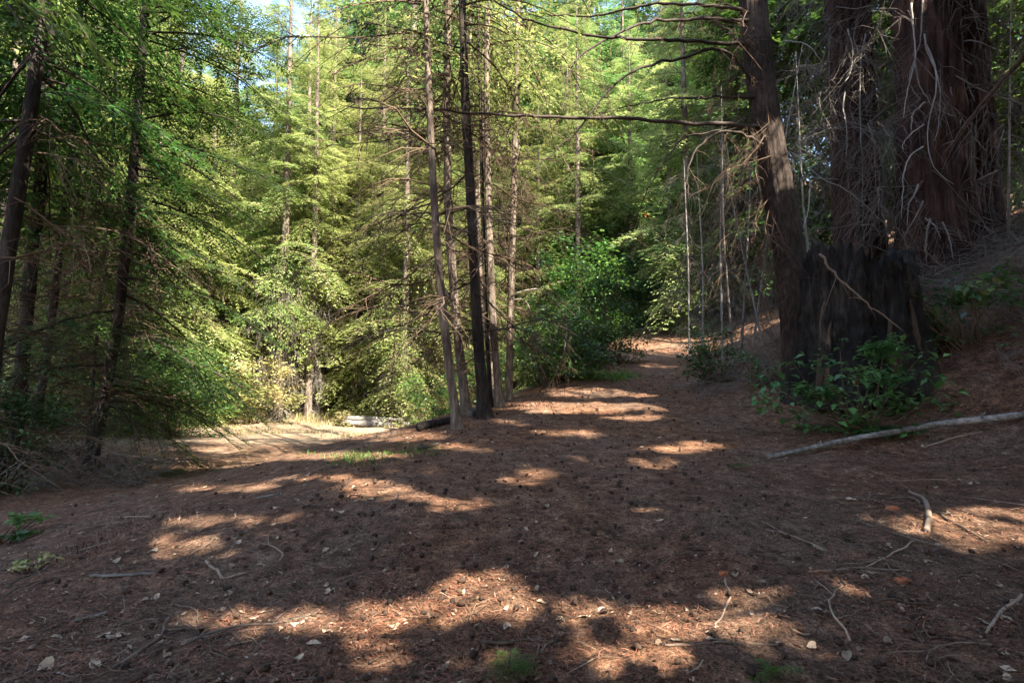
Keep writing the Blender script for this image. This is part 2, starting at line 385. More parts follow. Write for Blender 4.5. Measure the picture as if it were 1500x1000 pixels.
def crown_arrays(r, tm, z0, z1, Lmax, n, axis=None, pitch0=-.25, pitch1=.35, prof=.75, brown=0.0, lo=.35, azc=None, azw=0):
    f = np.sort(r.random(n) ** 1.15); z = z0 + f * (z1 - z0)
    L = Lmax * (np.maximum(1 - f, .02) ** prof) * r.uniform(.6, 1.15, n) * np.interp(f, [0, .12], [1 - lo * .5, 1]) + .15
    az = r.uniform(0, 2 * math.pi, n)
    if azc is not None: az = np.where(r.random(n) < .85, azc + r.normal(size=n) * azw, az)
    pitch = pitch0 + (pitch1 - pitch0) * f + r.normal(size=n) * .12
    pos = np.stack([np.zeros(n), np.zeros(n), z], 1) if axis is None else axis(z)
    idx = r.integers(0, len(tm), n)
    V, Q, own = place([(t[0], t[1]) for t in tm], pos, az, pitch, r.normal(size=n) * .15, L, idx)
    nv = np.concatenate([np.tile(tm[k][2], (idx == k).sum()) for k in range(len(tm)) if (idx == k).any()])
    var = np.clip(nv + r.normal(size=n)[own] * .10, 0, .93)
    br = r.random(n) < brown; var = np.where(br[own], r.uniform(.96, 1, len(var)), var)
    WV, WQ, _ = place([(t[3], t[4]) for t in tm], pos, az, pitch, np.zeros(n), L, idx)
    return V, Q, var, WV, WQ
def dead_arrays(r, tm, z0, z1, L0, L1, n, axis=None, pitch=-.2, ps=.2, azc=None, azw=1):
    z = r.uniform(z0, z1, n); pos = np.stack([np.zeros(n), np.zeros(n), z], 1) if axis is None else axis(z)
    az = r.uniform(0, 2 * math.pi, n) if azc is None else azc + r.normal(size=n) * azw
    return place(tm, pos, az, pitch + r.normal(size=n) * ps, r.normal(size=n) * .4, r.uniform(L0, L1, n), r.integers(0, len(tm), n))[:2]
def trunk_arrays(r, path, rad, sides=12, rings=40, bump=.03, flare=.35, lobes=0, furrow=0.0):
    pts = resample(path, rings); n = len(pts)
    d = np.r_[0, np.cumsum(np.linalg.norm(np.diff(pts, axis=0), axis=1))]
    R = np.interp(d / d[-1], np.linspace(0, 1, len(rad)), rad)
    fl = 1 + flare * np.exp(-d / (R[0] * 1.8))
    th = np.arange(sides) / sides * 2 * math.pi
    RR = (R * fl)[:, None] * np.ones((1, sides))
    if lobes: RR *= 1 + .12 * np.exp(-d / (R[0] * 3))[:, None] * np.sin(lobes * th + r.uniform(0, 6))[None]
    if furrow:
        ph = np.cumsum(r.normal(size=(n, 1)) * .04, 0)
        A = th[None] + ph
        RR *= 1 - furrow * (np.abs(np.sin(A * 9 + .6 * np.sin(d[:, None] * 1.3))) ** 2 * .6 + .5 * vnoise(A * 7 / 1.0, d[:, None] * 1.2) + .35 * vnoise(A * 16, d[:, None] * 3))
    RR *= 1 + bump * r.normal(size=(n, sides))
    V = pts[:, None, :] + np.stack([np.cos(th)[None] * RR, np.sin(th)[None] * RR, np.zeros_like(RR)], -1)
    i = np.arange(n - 1)[:, None] * sides; j = np.arange(sides)[None]; k = (np.arange(sides) + 1) % sides
    Q = np.stack([i + j, i + k[None], i + sides + k[None], i + sides + j], -1).reshape(-1, 4)
    return V.reshape(-1, 3), Q
def axis_of(path):
    path = np.asarray(path, float); o = np.argsort(path[:, 2]); p = path[o]
    return lambda z: np.stack([np.interp(z, p[:, 2], p[:, 0]), np.interp(z, p[:, 2], p[:, 1]), z], 1)
def extend(path, ztop):
    p = np.asarray(path, float); d = p[-1] - p[-2]; d /= d[2]
    d[:2] *= .5
    return np.vstack([p, p[-1] + d * (ztop - p[-1][2])])

# ------------------------------------------------------------------ light gaps cut into crown shapes so sun lands on chosen spots
PATCH = [  # sunlit spots on the ground: photo pixel centre, half sizes
    (400, 903, 180, 32), (640, 895, 170, 36), (840, 880, 100, 18), (1000, 912, 180, 40), (1090, 868, 90, 20), (640, 962, 120, 24), (910, 970, 130, 24), (1160, 960, 90, 18), (300, 960, 60, 12),
    (1390, 785, 170, 40), (1290, 840, 110, 36), (1440, 850, 60, 20), (210, 800, 150, 30), (320, 765, 90, 14), (560, 722, 95, 15), (680, 738, 80, 16), (880, 682, 110, 19), (700, 655, 70, 8),
    (800, 795, 80, 11), (420, 757, 50, 9), (690, 840, 80, 12), (1200, 910, 80, 18), (480, 700, 90, 8), (600, 690, 60, 7), (350, 715, 80, 8), (760, 705, 50, 8), (1000, 655, 60, 9), (960, 745, 60, 9), (560, 775, 70, 10), (1130, 790, 50, 10),
    (860, 597, 120, 9), (875, 575, 80, 8), (935, 612, 45, 6), (965, 485, 50, 8), (990, 497, 35, 7), (970, 535, 30, 5), (720, 620, 50, 7), (820, 635, 70, 7),
    (330, 640, 200, 12), (450, 668, 170, 8), (230, 672, 160, 12), (560, 632, 120, 16), (420, 618, 200, 14)]
LITBOX = [((1.5, 18, 3.5), (9, 32, 12)), ((-16, 14, -1), (-.5, 40, 17)), ((-2.2, 8.4, 3.2), (.5, 12, 15)), ((-9, 40, 3), (30, 70, 30)), ((6, 24, 7), (22, 45, 30))]
def sunlit_mask(c, r):
    g = c.copy()
    for _ in range(7):
        t = (c[:, 2] - H(g[:, 0], g[:, 1])) / S[2]
        g = c - t[:, None] * S
    px, py, dz = project(g)
    nx = vnoise(g[:, 0] * 3, g[:, 1] * 3); ny = vnoise(g[:, 0] * 3 + 50, g[:, 1] * 3 + 20)
    nf = vnoise(g[:, 0] * 9, g[:, 1] * 9)
    lit = np.zeros(len(c), bool)
    for cx, cyy, rx, ry in PATCH:
        e = ((px - cx) / (rx * (1.15 if cyy > 820 else 1.2))) ** 2 + ((py - cyy) / (ry * (1.15 if cyy > 820 else 1.0))) ** 2
        lit |= (e * (1 + .35 * nx) < 1.0 + .35 * ny + .30 * nf + .45 * vnoise(g[:, 0] * 2.2 + 9, g[:, 1] * 6.0)) & (dz > .3)
    for lo, hi in LITBOX:
        lo = np.array(lo); hi = np.array(hi)
        t0 = (c - lo) / S; t1 = (c - hi) / S
        a = np.minimum(t0, t1).max(1); b = np.maximum(t0, t1).min(1)
        lit |= (b > np.maximum(a, 0)) & (r.random(len(c)) < .93)
    return lit

def carve(V, Q, var, off, r, share=1.0):
    keep = ~sunlit_mask(V[Q].mean(1) + np.asarray(off), r) | (r.random(len(Q)) > share)
    Q = Q[keep]; u, inv = np.unique(Q, return_inverse=True)
    return V[u], inv.reshape(-1, 4), var[keep]

# ================================================================== TREES
G_SHADE = 'unseen firs added for shade beside and behind the near road'
shade_spots = [(5.6, -1.6, 25), (8.8, 2.4, 27), (11.8, 6.6, 26), (3.0, -5.0, 27), (8.2, -4.6, 28), (-1.6, -6.2, 26), (12.6, .4, 27), (5.8, -9.5, 28), (-5.8, -5.0, 25), (10.5, -9, 28), (1.0, -11, 27), (15.5, 10.5, 26), (15.5, 3.5, 27), (17, -3.5, 28), (14, -7.5, 28)]
def build_shade_tree(x, y, h, k, z0=4.5):  # out-of-view tree added for shade; crown carved to let sun patches through
    r = np.random.default_rng(100 + k); z = float(H(x, y)) - .1
    t = thing('fir_tree', 'unseen tall fir added to shade the near road, crown carved into sun gaps', 'tree', (x, y, z), G_SHADE)
    V, Q = trunk_arrays(r, [(0, 0, 0), (.1, 0, h * .5), (0, .1, h)], [.28, .2, .03], 10, 20)
    part('trunk', make_mesh('trunk', V, Q, None, None, True), 'fir_bark', t)
    V, Q, var, WV, WQ = crown_arrays(r, SHADE, z0, h, 3.8, 140, None, -.25, .3, .6, 0)
    V, Q, var = carve(V, Q, var, (x, y, z), r)
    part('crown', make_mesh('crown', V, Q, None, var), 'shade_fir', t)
    part('branches', make_mesh('branches', WV, WQ), 'dark_twig', t)
for k, (x, y, h) in enumerate(shade_spots): build_shade_tree(x, y, h, k)
build_shade_tree(8.2, 5.0, 26, 30, 6.8); build_shade_tree(1.9, -2.7, 26, 31, 6.5)

# ---- slim poles at the road edge, traced from base upwards: pixels, depth from where they stand
def traced_path(pix, base=None, dY=0.0):
    b = ground_hit(*pix[0]) if base is None else base
    Y = b[1] + dY
    pts = [P(px, py, Y) for px, py in pix]
    pts[0] = np.array([pts[0][0], Y, float(H(pts[0][0], Y)) - .06])
    return np.array(pts)
pole_crown_cache = {}
def pole_tree(label, pix, rad, dY, bark, seed, ztop=22, crown_z=5.6, ndead=26, dead_mat='brown_twig', n=46, Lc=2.2, name='pole_tree', group=None, near=False, deadL=(.5, 2.5), mat='fir_sunlit', dead_z0=1.2):
    r = np.random.default_rng(seed)
    path = extend(traced_path(pix, None, dY), ztop); b = path[0].copy(); path = path - b
    t = thing(name, label, 'tree', b, group)
    V, Q = trunk_arrays(r, path, list(rad) + [rad[-1] * .75, rad[-1] * .3], 16, 70, .05, .6)
    part('trunk', make_mesh('trunk', V, Q, None, None, True), bark, t)
    ax = axis_of(path)
    if ndead:
        V, Q = dead_arrays(r, DEAD, dead_z0, crown_z + 1, deadL[0], deadL[1], int(ndead * 1.3), ax, -.12, .25, math.pi if ndead > 20 else None, 1.5)
        part('dead_branches', make_mesh('dead_branches', V, Q), dead_mat, t)
    if n:
        V, Q, var, WV, WQ = crown_arrays(r, NEAR if near else MID, crown_z, ztop - b[2], Lc, int(n * 1.25), ax, -.35, .3)
        V, Q, var = carve(V, Q, var, b, r, .6)
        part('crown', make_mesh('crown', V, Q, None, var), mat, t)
        part('branches', make_mesh('branches', WV, WQ), 'brown_twig', t)
    return t
GP = 'slim trunks standing together at the road edge'
pole_tree('slim pale fir trunk with sunlit bark, outermost of the roadside clump toward the clearing', [(672, 628), (655, 520), (641, 380), (632, 220), (624, 20)], (.062, .042, .035), 0, 'pole', 31, group=GP, n=34)
pole_tree('thicker brown fir trunk full of short dead branches beside the pale outermost trunk', [(684, 612), (668, 470), (657, 320), (654, 160), (656, 10)], (.075, .06, .052), .5, 'pole', 32, group=GP, ndead=46, n=30)
pole_tree('darkest blackish trunk in the roadside clump', [(711, 612), (700, 500), (692, 330), (683, 180), (677, 10)], (.085, .058, .046), 0, 'dark_bark', 33, group=GP, ndead=22, dead_mat='dark_twig', n=30)
pole_tree('very thin dark stem rising just behind the blackish trunk', [(719, 604), (710, 420), (706, 250), (700, 5)], (.036, .026, .022), .45, 'dark_bark', 34, group=GP, ndead=10, n=14, Lc=1.5)
pole_tree('slim reddish trunk with pale sunlit upper bark and a curl of bark at its foot', [(733, 604), (722, 480), (715, 300), (713, 150), (714, 5)], (.064, .05, .042), .6, 'pole', 35, group=GP, ndead=26, n=30)
pole_tree('slim brown trunk of the roadside clump next to the broadleaf bush', [(745, 602), (748, 450), (752, 300), (756, 150), (759, 5)], (.066, .052, .044), 1.6, 'pole', 36, group=GP, ndead=30, n=26)
pole_tree('faint slim trunk behind the reddish one with pale bark', [(726, 600), (704, 420), (692, 200), (689, 5)], (.062, .05, .042), 2.6, 'pole', 37, group=GP, ndead=24, n=20)

# ---- dark firs at the left edge of the clearing
GL = 'dark firs on the shaded side of the clearing'
def left_tree(label, pix, rad, base_px, seed, dY=0, z0=2.2, n=70, L=3.0, nd=60, azc=None, tm=None):
    r = np.random.default_rng(seed)
    path = extend(traced_path(pix, ground_hit(*base_px), dY), 17); b = path[0].copy(); path = path - b
    t = thing('fir_tree', label, 'tree', b, GL)
    V, Q = trunk_arrays(r, path, [q * .72 for q in rad] + [rad[-1] * .2], 14, 60, .05, .5)
    part('trunk', make_mesh('trunk', V, Q, None, None, True), 'dark_bark', t)
    ax = axis_of(path)
    V, Q = dead_arrays(r, DEAD, .5, 5.5, .8, 2.4, nd, ax, -.08, .18)
    part('dead_branches', make_mesh('dead_branches', V, Q), 'brown_twig', t)
    V, Q, var, WV, WQ = crown_arrays(r, NEAR if azc else MID, z0, path[-1][2], L, n if azc else int(n * 1.35), ax, -.28, .2, .4, 0, .2, azc, .7)
    part('crown', make_mesh('crown', V, Q, None, var), 'fir_shaded', t)
    part('branches', make_mesh('branches', WV, WQ), 'dark_twig', t)
    return t
left_tree('dark fir with leaning trunk and low feathery boughs at the clearing edge', [(130, 690), (158, 560), (178, 430), (192, 290), (205, 120), (215, 0)], (.14, .11, .08), (130, 690), 41, 0, 1.1, 96, 3.1, 50, 0.35)
left_tree('slender dark leaning fir trunk crossed by bare horizontal branches', [(48, 620), (75, 480), (92, 330), (108, 180), (118, 20)], (.10, .085, .06), (48, 690), 42, 1.0, 4.4, 36, 2.6, 60)
left_tree('thicker dark leaning fir trunk rising in front of the reddish trunk', [(25, 600), (40, 450), (58, 280), (70, 100), (76, 0)], (.15, .13, .1), (25, 700), 43, .4, 4.8, 36, 2.8, 50)
left_tree('dark fir trunk at the very edge of the thicket beside the black bush', [(-25, 600), (0, 440), (30, 260), (52, 110), (66, 0)], (.14, .12, .1), (-20, 720), 44, -.6, 4.8, 36, 2.8, 40)
left_tree('thin dark fir stem in the shade behind the feathery fir', [(128, 650), (140, 520), (150, 400), (163, 250), (170, 90)], (.06, .05, .04), (128, 668), 45, 1.5, 2.2, 40, 2.4, 60)

def overhang(x, y, z0, z1, n, L, azc, azw, label, seed):
    r = np.random.default_rng(seed); z = float(H(x, y)) - .1
    t = thing('fir_tree', label, 'tree', (x, y, z))
    V, Q = trunk_arrays(r, [(0, 0, 0), (.1, 0, 9), (.1, .1, 20)], [.22, .16, .03], 12, 24)
    part('trunk', make_mesh('trunk', V, Q, None, None, True), 'dark_bark', t)
    V, Q, var, WV, WQ = crown_arrays(r, MID, z0, z1, L, n, None, -.4, .1, .25, 0, .1, azc, azw)
    part('crown', make_mesh('crown', V, Q, None, var), 'fir_shaded', t); part('branches', make_mesh('branches', WV, WQ), 'dark_twig', t)
overhang(-8.2, 7.0, 7.0, 15, 16, 3.8, .5, .45, 'dark fir whose long boughs hang in above the leaning firs', 46)

# ---- redwoods on the bank
def redwood(label, pix, Y, rad, seed, ztop, flare=.3):
    r = np.random.default_rng(seed)
    pts = np.array([P(px, py, Y) for px, py in pix]); pts[0][2] = float(H(pts[0][0], Y)) - .3
    path = extend(pts, ztop); b = path[0].copy(); path = path - b
    t = thing('redwood_tree', label, 'tree', b, 'redwoods on the bank')
    V, Q = trunk_arrays(r, path, list(rad) + [rad[-1] * .5], 96, 150, .008, flare, 5, .19)
    part('trunk', make_mesh('trunk', V, Q, None, None, True), 'redwood', t)
    ax = axis_of(path)
    V, Q = dead_arrays(r, DEADF, 1.5, 11, 1.2, 3.2, 58, ax, -.45, .3, math.pi + .7, 1.1)
    part('dead_branches', make_mesh('dead_branches', V, Q), 'drab_twig', t)
    V, Q, var, WV, WQ = crown_arrays(r, FAR, 11, path[-1][2], 3.6, 80, ax, -.3, .2, .5, 0)
    V, Q, var = carve(V, Q, var, b, r)
    part('crown', make_mesh('crown', V, Q, None, var), 'fir', t)
    part('branches', make_mesh('branches', WV, WQ), 'dark_twig', t)
    return t
RW1 = redwood('straight redwood with reddish furrowed bark standing behind the leaning fir and stump', [(1262, 470), (1257, 330), (1247, 150), (1241, 0)], 12.6, (.50, .46, .42, .40), 51, 30)
RW2 = redwood('broad reddish redwood hung with pale curling dead twigs above the bank', [(1378, 420), (1370, 300), (1362, 150), (1352, 0)], 11.2, (.62, .56, .50, .47), 52, 31, .45)
RW3 = redwood('dark redwood pressed close beside the broad twig hung one', [(1432, 420), (1425, 250), (1414, 100), (1405, 0)], 12.0, (.46, .42, .38, .36), 53, 29)

def traced_limb(parent, base, pix, Y0, Y1, r0, r1, mat, name='limb', n=24, sides=6, wob=.005, seed=0):
    r = np.random.default_rng(seed + int(pix[0][0]) * 7 + int(pix[-1][1]))
    Ys = np.linspace(Y0, Y1, len(pix)) + r.normal(size=len(pix)) * .04
    pts = resample(np.array([P(px, py, y) for (px, py), y in zip(pix, Ys)]), n)
    pts[1:-1] += r.normal(size=(n - 2, 3)) * wob
    V, Q, T = tube(pts, np.linspace(r0, r1, n), sides, True, .06, r)
    me = make_mesh(name, V - base, Q, T, None, True)
    return part(name, me, mat, parent), pts
B2 = np.array(RW2.location); B1 = np.array(RW1.location); B3 = np.array(RW3.location)
for px in [[(1335, 5), (1338, 40), (1342, 85), (1338, 100), (1330, 130), (1323, 172)], [(1352, 0), (1349, 60), (1339, 88), (1332, 110), (1331, 130)],
           [(1340, 85), (1346, 125), (1366, 158), (1385, 165), (1400, 170)], [(1354, 50), (1357, 75), (1371, 100), (1378, 135), (1375, 185), (1369, 207)],
           [(1356, 65), (1370, 95), (1374, 130), (1360, 172), (1358, 210), (1362, 235), (1375, 258), (1397, 270)], [(1355, 150), (1337, 165), (1334, 192)],
           [(1353, 183), (1335, 195), (1321, 212), (1324, 220)], [(1352, 215), (1330, 230), (1323, 255), (1321, 320)],
           [(1345, 270), (1340, 285), (1330, 300), (1329, 330)], [(1352, 295), (1340, 320), (1324, 345)], [(1362, 320), (1356, 350), (1357, 385)],
           [(1380, 325), (1390, 345), (1397, 380)], [(1355, 320), (1370, 330), (1378, 350)]]:
    traced_limb(RW2, B2, px, 10.55, 10.3, .017, .005, 'pale_twig', 'dead_twig', 20, 5)
for px in [[(1370, 10), (1385, 32), (1386, 65), (1380, 95), (1392, 120), (1395, 140)], [(1405, 0), (1398, 35), (1385, 50)], [(1408, 62), (1408, 95), (1420, 130), (1428, 148)],
           [(1390, 135), (1408, 140), (1413, 160), (1406, 182)], [(1386, 83), (1410, 85), (1424, 95)], [(1395, 60), (1430, 60), (1465, 75)], [(1393, 222), (1412, 260), (1418, 295)],
           [(1405, 190), (1430, 205), (1445, 222)], [(1395, 258), (1420, 262), (1450, 275)], [(1396, 310), (1420, 312), (1460, 325)]]:
    traced_limb(RW3, B3, px, 11.0, 10.6, .015, .005, 'pale_twig', 'dead_twig', 18, 5)
for px in [[(1242, 43), (1250, 70), (1247, 105), (1238, 120)], [(1238, 135), (1234, 160), (1241, 190), (1240, 230)], [(1268, 50), (1262, 80), (1260, 110), (1260, 180), (1264, 250), (1264, 340)],
           [(1145, 222), (1165, 224), (1185, 245), (1200, 262), (1228, 270), (1262, 295), (1282, 315), (1298, 330)], [(1150, 60), (1175, 62), (1190, 72), (1205, 92)],
           [(1187, 265), (1184, 310), (1172, 345)], [(1168, 261), (1200, 261), (1230, 263)], [(1262, 330), (1280, 328), (1290, 345)]]:
    traced_limb(RW1, B1, px, 11.9, 11.4, .017, .005, 'pale_twig', 'dead_twig', 20, 5)

# ---- the leaning fir with long bare limbs
def leaning_fir():
    r = np.random.default_rng(61); Y = 8.7
    pix = [(1176, 520), (1166, 440), (1150, 330), (1131, 230), (1114, 120), (1102, 0)]
    pts = np.array([P(px, py, Y) for px, py in pix]); pts[0][2] = float(H(pts[0][0], Y)) - .15
    path = extend(pts, 24); b = path[0].copy()
    t = thing('leaning_fir_tree', 'leaning dark fir with furrowed bark and long bare limbs reaching over the road', 'tree', b)
    V, Q = trunk_arrays(r, path - b, (.25, .23, .205, .19, .175, .16, .12, .05), 60, 150, .03, .22, 4, .10)
    part('trunk', make_mesh('trunk', V, Q, None, None, True), 'fir_bark', t)
    limbs = [([(1110, 184), (1050, 182), (1000, 180), (900, 173), (800, 173), (700, 166), (600, 159), (510, 156)], 8.6, 7.4, .036, .010),
             ([(1098, 64), (1040, 63), (960, 58), (880, 54), (800, 38), (740, 14), (705, -12)], 8.6, 7.2, .034, .010),
             ([(1096, 30), (1020, 28), (960, 30), (925, 40), (880, 62), (850, 80), (832, 110), (822, 170)], 8.6, 8.0, .030, .008),
             ([(1094, 14), (1040, 8), (960, 4), (905, 18), (860, 26), (800, 22), (730, 5)], 8.6, 9.6, .030, .008),
             ([(1104, 122), (1084, 92), (1063, 74), (1035, 70), (1000, 87), (955, 93), (920, 108), (885, 140), (840, 200), (790, 240), (756, 280)], 8.6, 7.8, .030, .006),
             ([(1118, 212), (1080, 192), (1052, 192), (1021, 217), (1007, 245), (1009, 305)], 8.5, 8.1, .024, .007),
             ([(1106, 143), (1050, 142), (990, 144), (930, 152), (880, 168)], 8.6, 9.4, .024, .007),
             ([(1112, 185), (1000, 200), (965, 245), (940, 300), (922, 345)], 8.6, 8.9, .016, .005),
             ([(1095, 72), (1070, 49), (1045, 28), (1014, 19), (985, 22)], 8.7, 9.3, .024, .008)]
    tw = MB()
    for k, (px, a, c, r0, rr) in enumerate(limbs):
        o, pts = traced_limb(t, b, px, a, c, r0, rr, 'dark_twig', 'limb', 34, 7, .01, k)
        for i in range(5, 34, 2):
            p = pts[i]; ln = r.uniform(.25, .9); d = np.array([r.normal() * .6, r.normal() * .5, -r.uniform(.3, 1)]); d /= np.linalg.norm(d)
            if r.random() < .3: d[2] *= -.5
            q = [p, p + d * ln * .4 + r.normal(size=3) * .03, p + d * ln * .75 + [0, 0, -.06 * ln], p + d * ln + [r.normal() * .06, 0, -.2 * ln]]
            tw.add(*tube(q, [.006, .004, .003, .002], 3, False))
            for _ in range(3):
                s = r.integers(1, 4); e = d + r.normal(size=3) * .7
                tw.add(*tube([q[s], q[s] + e * ln * .2, q[s] + e * ln * .35 + [0, 0, -.04]], [.003, .0025, .0015], 3, False))
    part('twigs', tw.mesh('twigs', b), 'brown_twig', t)
    ax = axis_of(path - b)
    V, Q = dead_arrays(r, DEADF, 2.2, 6.5, .8, 1.9, 34, ax, -.5, .3, math.pi, 1.3)
    part('dead_branches', make_mesh('dead_branches', V, Q), 'brown_twig', t)
    V, Q, var, WV, WQ = crown_arrays(r, MID, 8, path[-1][2] - b[2], 3.2, 60, ax, -.3, .3, .6, 0)
    V, Q, var = carve(V, Q, var, b, r)
    part('crown', make_mesh('crown', V, Q, None, var), 'fir', t)
    part('branches', make_mesh('branches', WV, WQ), 'dark_twig', t)
leaning_fir()

# ---- background conifers: four kinds, then copies
def conifer_proto(name, label, cat, group, h, L, n, z0, mat, seed, loc, rad=.2, tm=FAR, nd=30, dm='deadtwig', dz=5, bark='pole', pitch0=-.3, brown=0.0):
    r = np.random.default_rng(seed)
    t = thing(name, label, cat, loc, group)
    V, Q = trunk_arrays(r, [(0, 0, -.4), (.08, .05, h * .4), (0, 0, h)], [rad, rad * .75, .02], 10, 24, .03, .3)
    part('trunk', make_mesh('trunk', V, Q, None, None, True), bark, t)
    V, Q, var, WV, WQ = crown_arrays(r, tm, z0, h, L, n, None, pitch0, .35, .5, brown)
    part('crown', make_mesh('crown', V, Q, None, var), mat, t)
    part('branches', make_mesh('branches', WV, WQ), 'brown_twig', t)
    if nd:
        V, Q = dead_arrays(r, DEADF, .4, dz, .8, 2.0, nd, None, -.35, .3)
        part('dead_branches', make_mesh('dead_branches', V, Q), dm, t)
    return t
def at(px, Y): 
    x = (px - 750) / F * (Y * math.cos(PITCH) + 0); return x
LK = [('drooping_fir', 'yellow green fir with drooping sunlit boughs at the far edge of the clearing', 'firs round the sunny clearing'),
      ('bare_stemmed_fir', 'fir with pale bare stem and grey dead lower branches across the clearing', 'bare stemmed firs across the clearing'),
      ('hillside_fir', 'tall green fir on the wooded slope behind the clearing and road', 'firs on the wooded slope'),
      ('shaded_fir', 'dark green fir in the deep wood beyond the bank', 'firs beyond the bank')]
def ploc(px, Y): x = at(px, Y); return (x, Y, float(H(x, Y)) - .1)
pr = []
pr.append(conifer_proto(LK[0][0], LK[0][1], 'tree', LK[0][2], 17, 3.3, 135, .7, 'fir_sunlit', 71, ploc(590, 23.5), .16, MID, 20, 'deadtwig', 4))
pr.append(conifer_proto(LK[1][0], LK[1][1], 'tree', LK[1][2], 20, 2.9, 110, 4.5, 'fir_sunlit', 72, ploc(452, 25.5), .17, MID, 64, 'deadtwig', 6.5))
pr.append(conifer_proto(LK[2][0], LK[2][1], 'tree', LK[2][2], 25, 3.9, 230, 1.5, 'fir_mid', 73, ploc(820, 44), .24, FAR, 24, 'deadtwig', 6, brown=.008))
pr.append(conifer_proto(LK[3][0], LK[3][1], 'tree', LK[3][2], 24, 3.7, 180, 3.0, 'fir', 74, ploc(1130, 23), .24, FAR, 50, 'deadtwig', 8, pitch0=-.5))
r = np.random.default_rng(81)
def spread(kind, pts, smin=.85, smax=1.15, label=None, group=None, own={}):
    for px, Y in pts:
        x = at(px, Y) if abs(px) < 3000 else 0
        sc = r.uniform(smin, smax)
        o = copy_tree(pr[kind], (x, Y, float(H(x, Y)) - .1), r.uniform(0, 6.28), sc, own.get(px, label), group)
spread(0, [(640, 26), (520, 27.5), (360, 27), (300, 24), (700, 29)], .75, 1.05, None, None, {640: 'yellow green fir whose boughs show between the slim roadside trunks and the log pile', 520: 'yellow green fir standing straight behind the log pile', 300: 'bushy yellow green fir nearest the sunlit bush at the clearing side'})
spread(0, [(245, 21), (180, 18.5), (90, 16.5), (-10, 14.5), (20, 19), (130, 22), (-120, 16)], .75, 1.05, 'sunlit yellow green fir glowing behind the dark leaning firs', 'sunlit firs behind the dark leaning firs')
spread(1, [(408, 24.5), (440, 28.5), (480, 30), (555, 29), (330, 29), (655, 31), (615, 33), (220, 26), (760, 33)], .9, 1.15, None, None, {408: 'fir with thin pale stem rising out of the grey green bush across the clearing', 760: 'bare stemmed fir seen past the last brown trunk of the roadside clump'})
spread(2, [(330, 38), (390, 40), (440, 37), (530, 38), (590, 41), (260, 36), (200, 33), (300, 46), (420, 48), (560, 52), (660, 48), (730, 38), (770, 52), (350, 56), (230, 44), (160, 42), (90, 36), (10, 34), (-60, 32), (690, 58), (480, 58)], .8, 1.05)
spread(1, [(470, 36), (620, 37), (705, 34), (390, 36), (545, 32), (300, 35), (835, 36), (745, 37)], 1.0, 1.25, 'bare stemmed fir on the lower slope behind the clearing firs', 'bare stemmed firs on the lower slope')
spread(2, [(520, 37), (570, 40), (620, 42), (670, 40), (720, 45), (770, 43), (810, 46), (545, 47), (640, 52), (700, 50), (480, 46), (600, 34), (870, 43), (940, 46), (150, 34), (60, 26), (210, 38)], 1.25, 1.5)
spread(0, [(400, 33), (500, 34), (580, 36), (280, 32), (680, 36), (180, 30)], .75, .95, 'yellow green fir in the second row behind the clearing', 'second row of firs behind the clearing')
spread(2, [(860, 39), (780, 40), (720, 42), (640, 44), (560, 46), (480, 52), (920, 41), (980, 42), (700, 52), (840, 52), (940, 54), (600, 56), (1040, 46), (1100, 50), (60, 30), (-40, 26), (120, 38), (20, 42), (540, 60), (780, 64), (900, 66), (680, 38), (750, 46), (820, 58), (660, 62), (500, 42), (1000, 60), (1080, 58), (450, 64), (620, 50), (140, 50), (60, 60), (880, 47)], 1.0, 1.35)
spread(0, [(985, 33), (1060, 30), (930, 36), (1010, 26), (850, 30), (790, 31), (1120, 27)], 1.0, 1.3, 'yellow green fir rising beyond the upper end of the road', 'firs beyond the upper road')
spread(3, [ (1150, 28), (1290, 21), (1340, 26), (1420, 20), (1490, 24), (1250, 32), (1560, 17), (1100, 36), (1460, 32), (1600, 24)], .85, 1.15)

# ---- grey dead thicket on the bank beside the leaning fir
def dead_sapling():
    r = np.random.default_rng(91)
    t = thing('dead_sapling', 'grey dead sapling with drooping bare twigs on the bank beyond the leaning fir', 'tree', ploc(1060, 14.5), 'dead saplings on the bank')
    V, Q = trunk_arrays(r, [(0, 0, -.2), (.05, .1, 3), (.2, 0, 7)], [.032, .022, .006], 7, 20, .03, .2)
    part('trunk', make_mesh('trunk', V, Q, None, None, True), 'deadtwig', t)
    V, Q = dead_arrays(r, DEADF + DEAD + DEAD, .8, 6.8, .5, 1.5, 38, axis_of(np.array([(0, 0, -.2), (.05, .1, 3), (.2, 0, 7)])), -.35, .45)
    part('twigs', make_mesh('twigs', V, Q), 'drab_twig', t); return t
ds = dead_sapling()
for px, Y, s in [(1030, 16.5, .9), (1085, 13, 1.0), (1105, 15.5, 1.15), (1010, 19, 1.0), (1125, 12.2, .85), (1200, 15.5, 1.1), (1310, 14.5, 1.1), (1075, 18, 1.2), (1460, 12.6, 1.0), (1490, 10.6, .8)]:
    c = copy_tree(ds, ploc(px, Y), r.uniform(0, 6), s, 'grey dead sapling on the bank close to the dark redwood' if px > 1400 else ('grey dead sapling standing between the redwoods and the leaning fir' if px > 1150 else None)); c.rotation_euler = (r.normal() * .13, r.normal() * .13, r.uniform(0, 6))

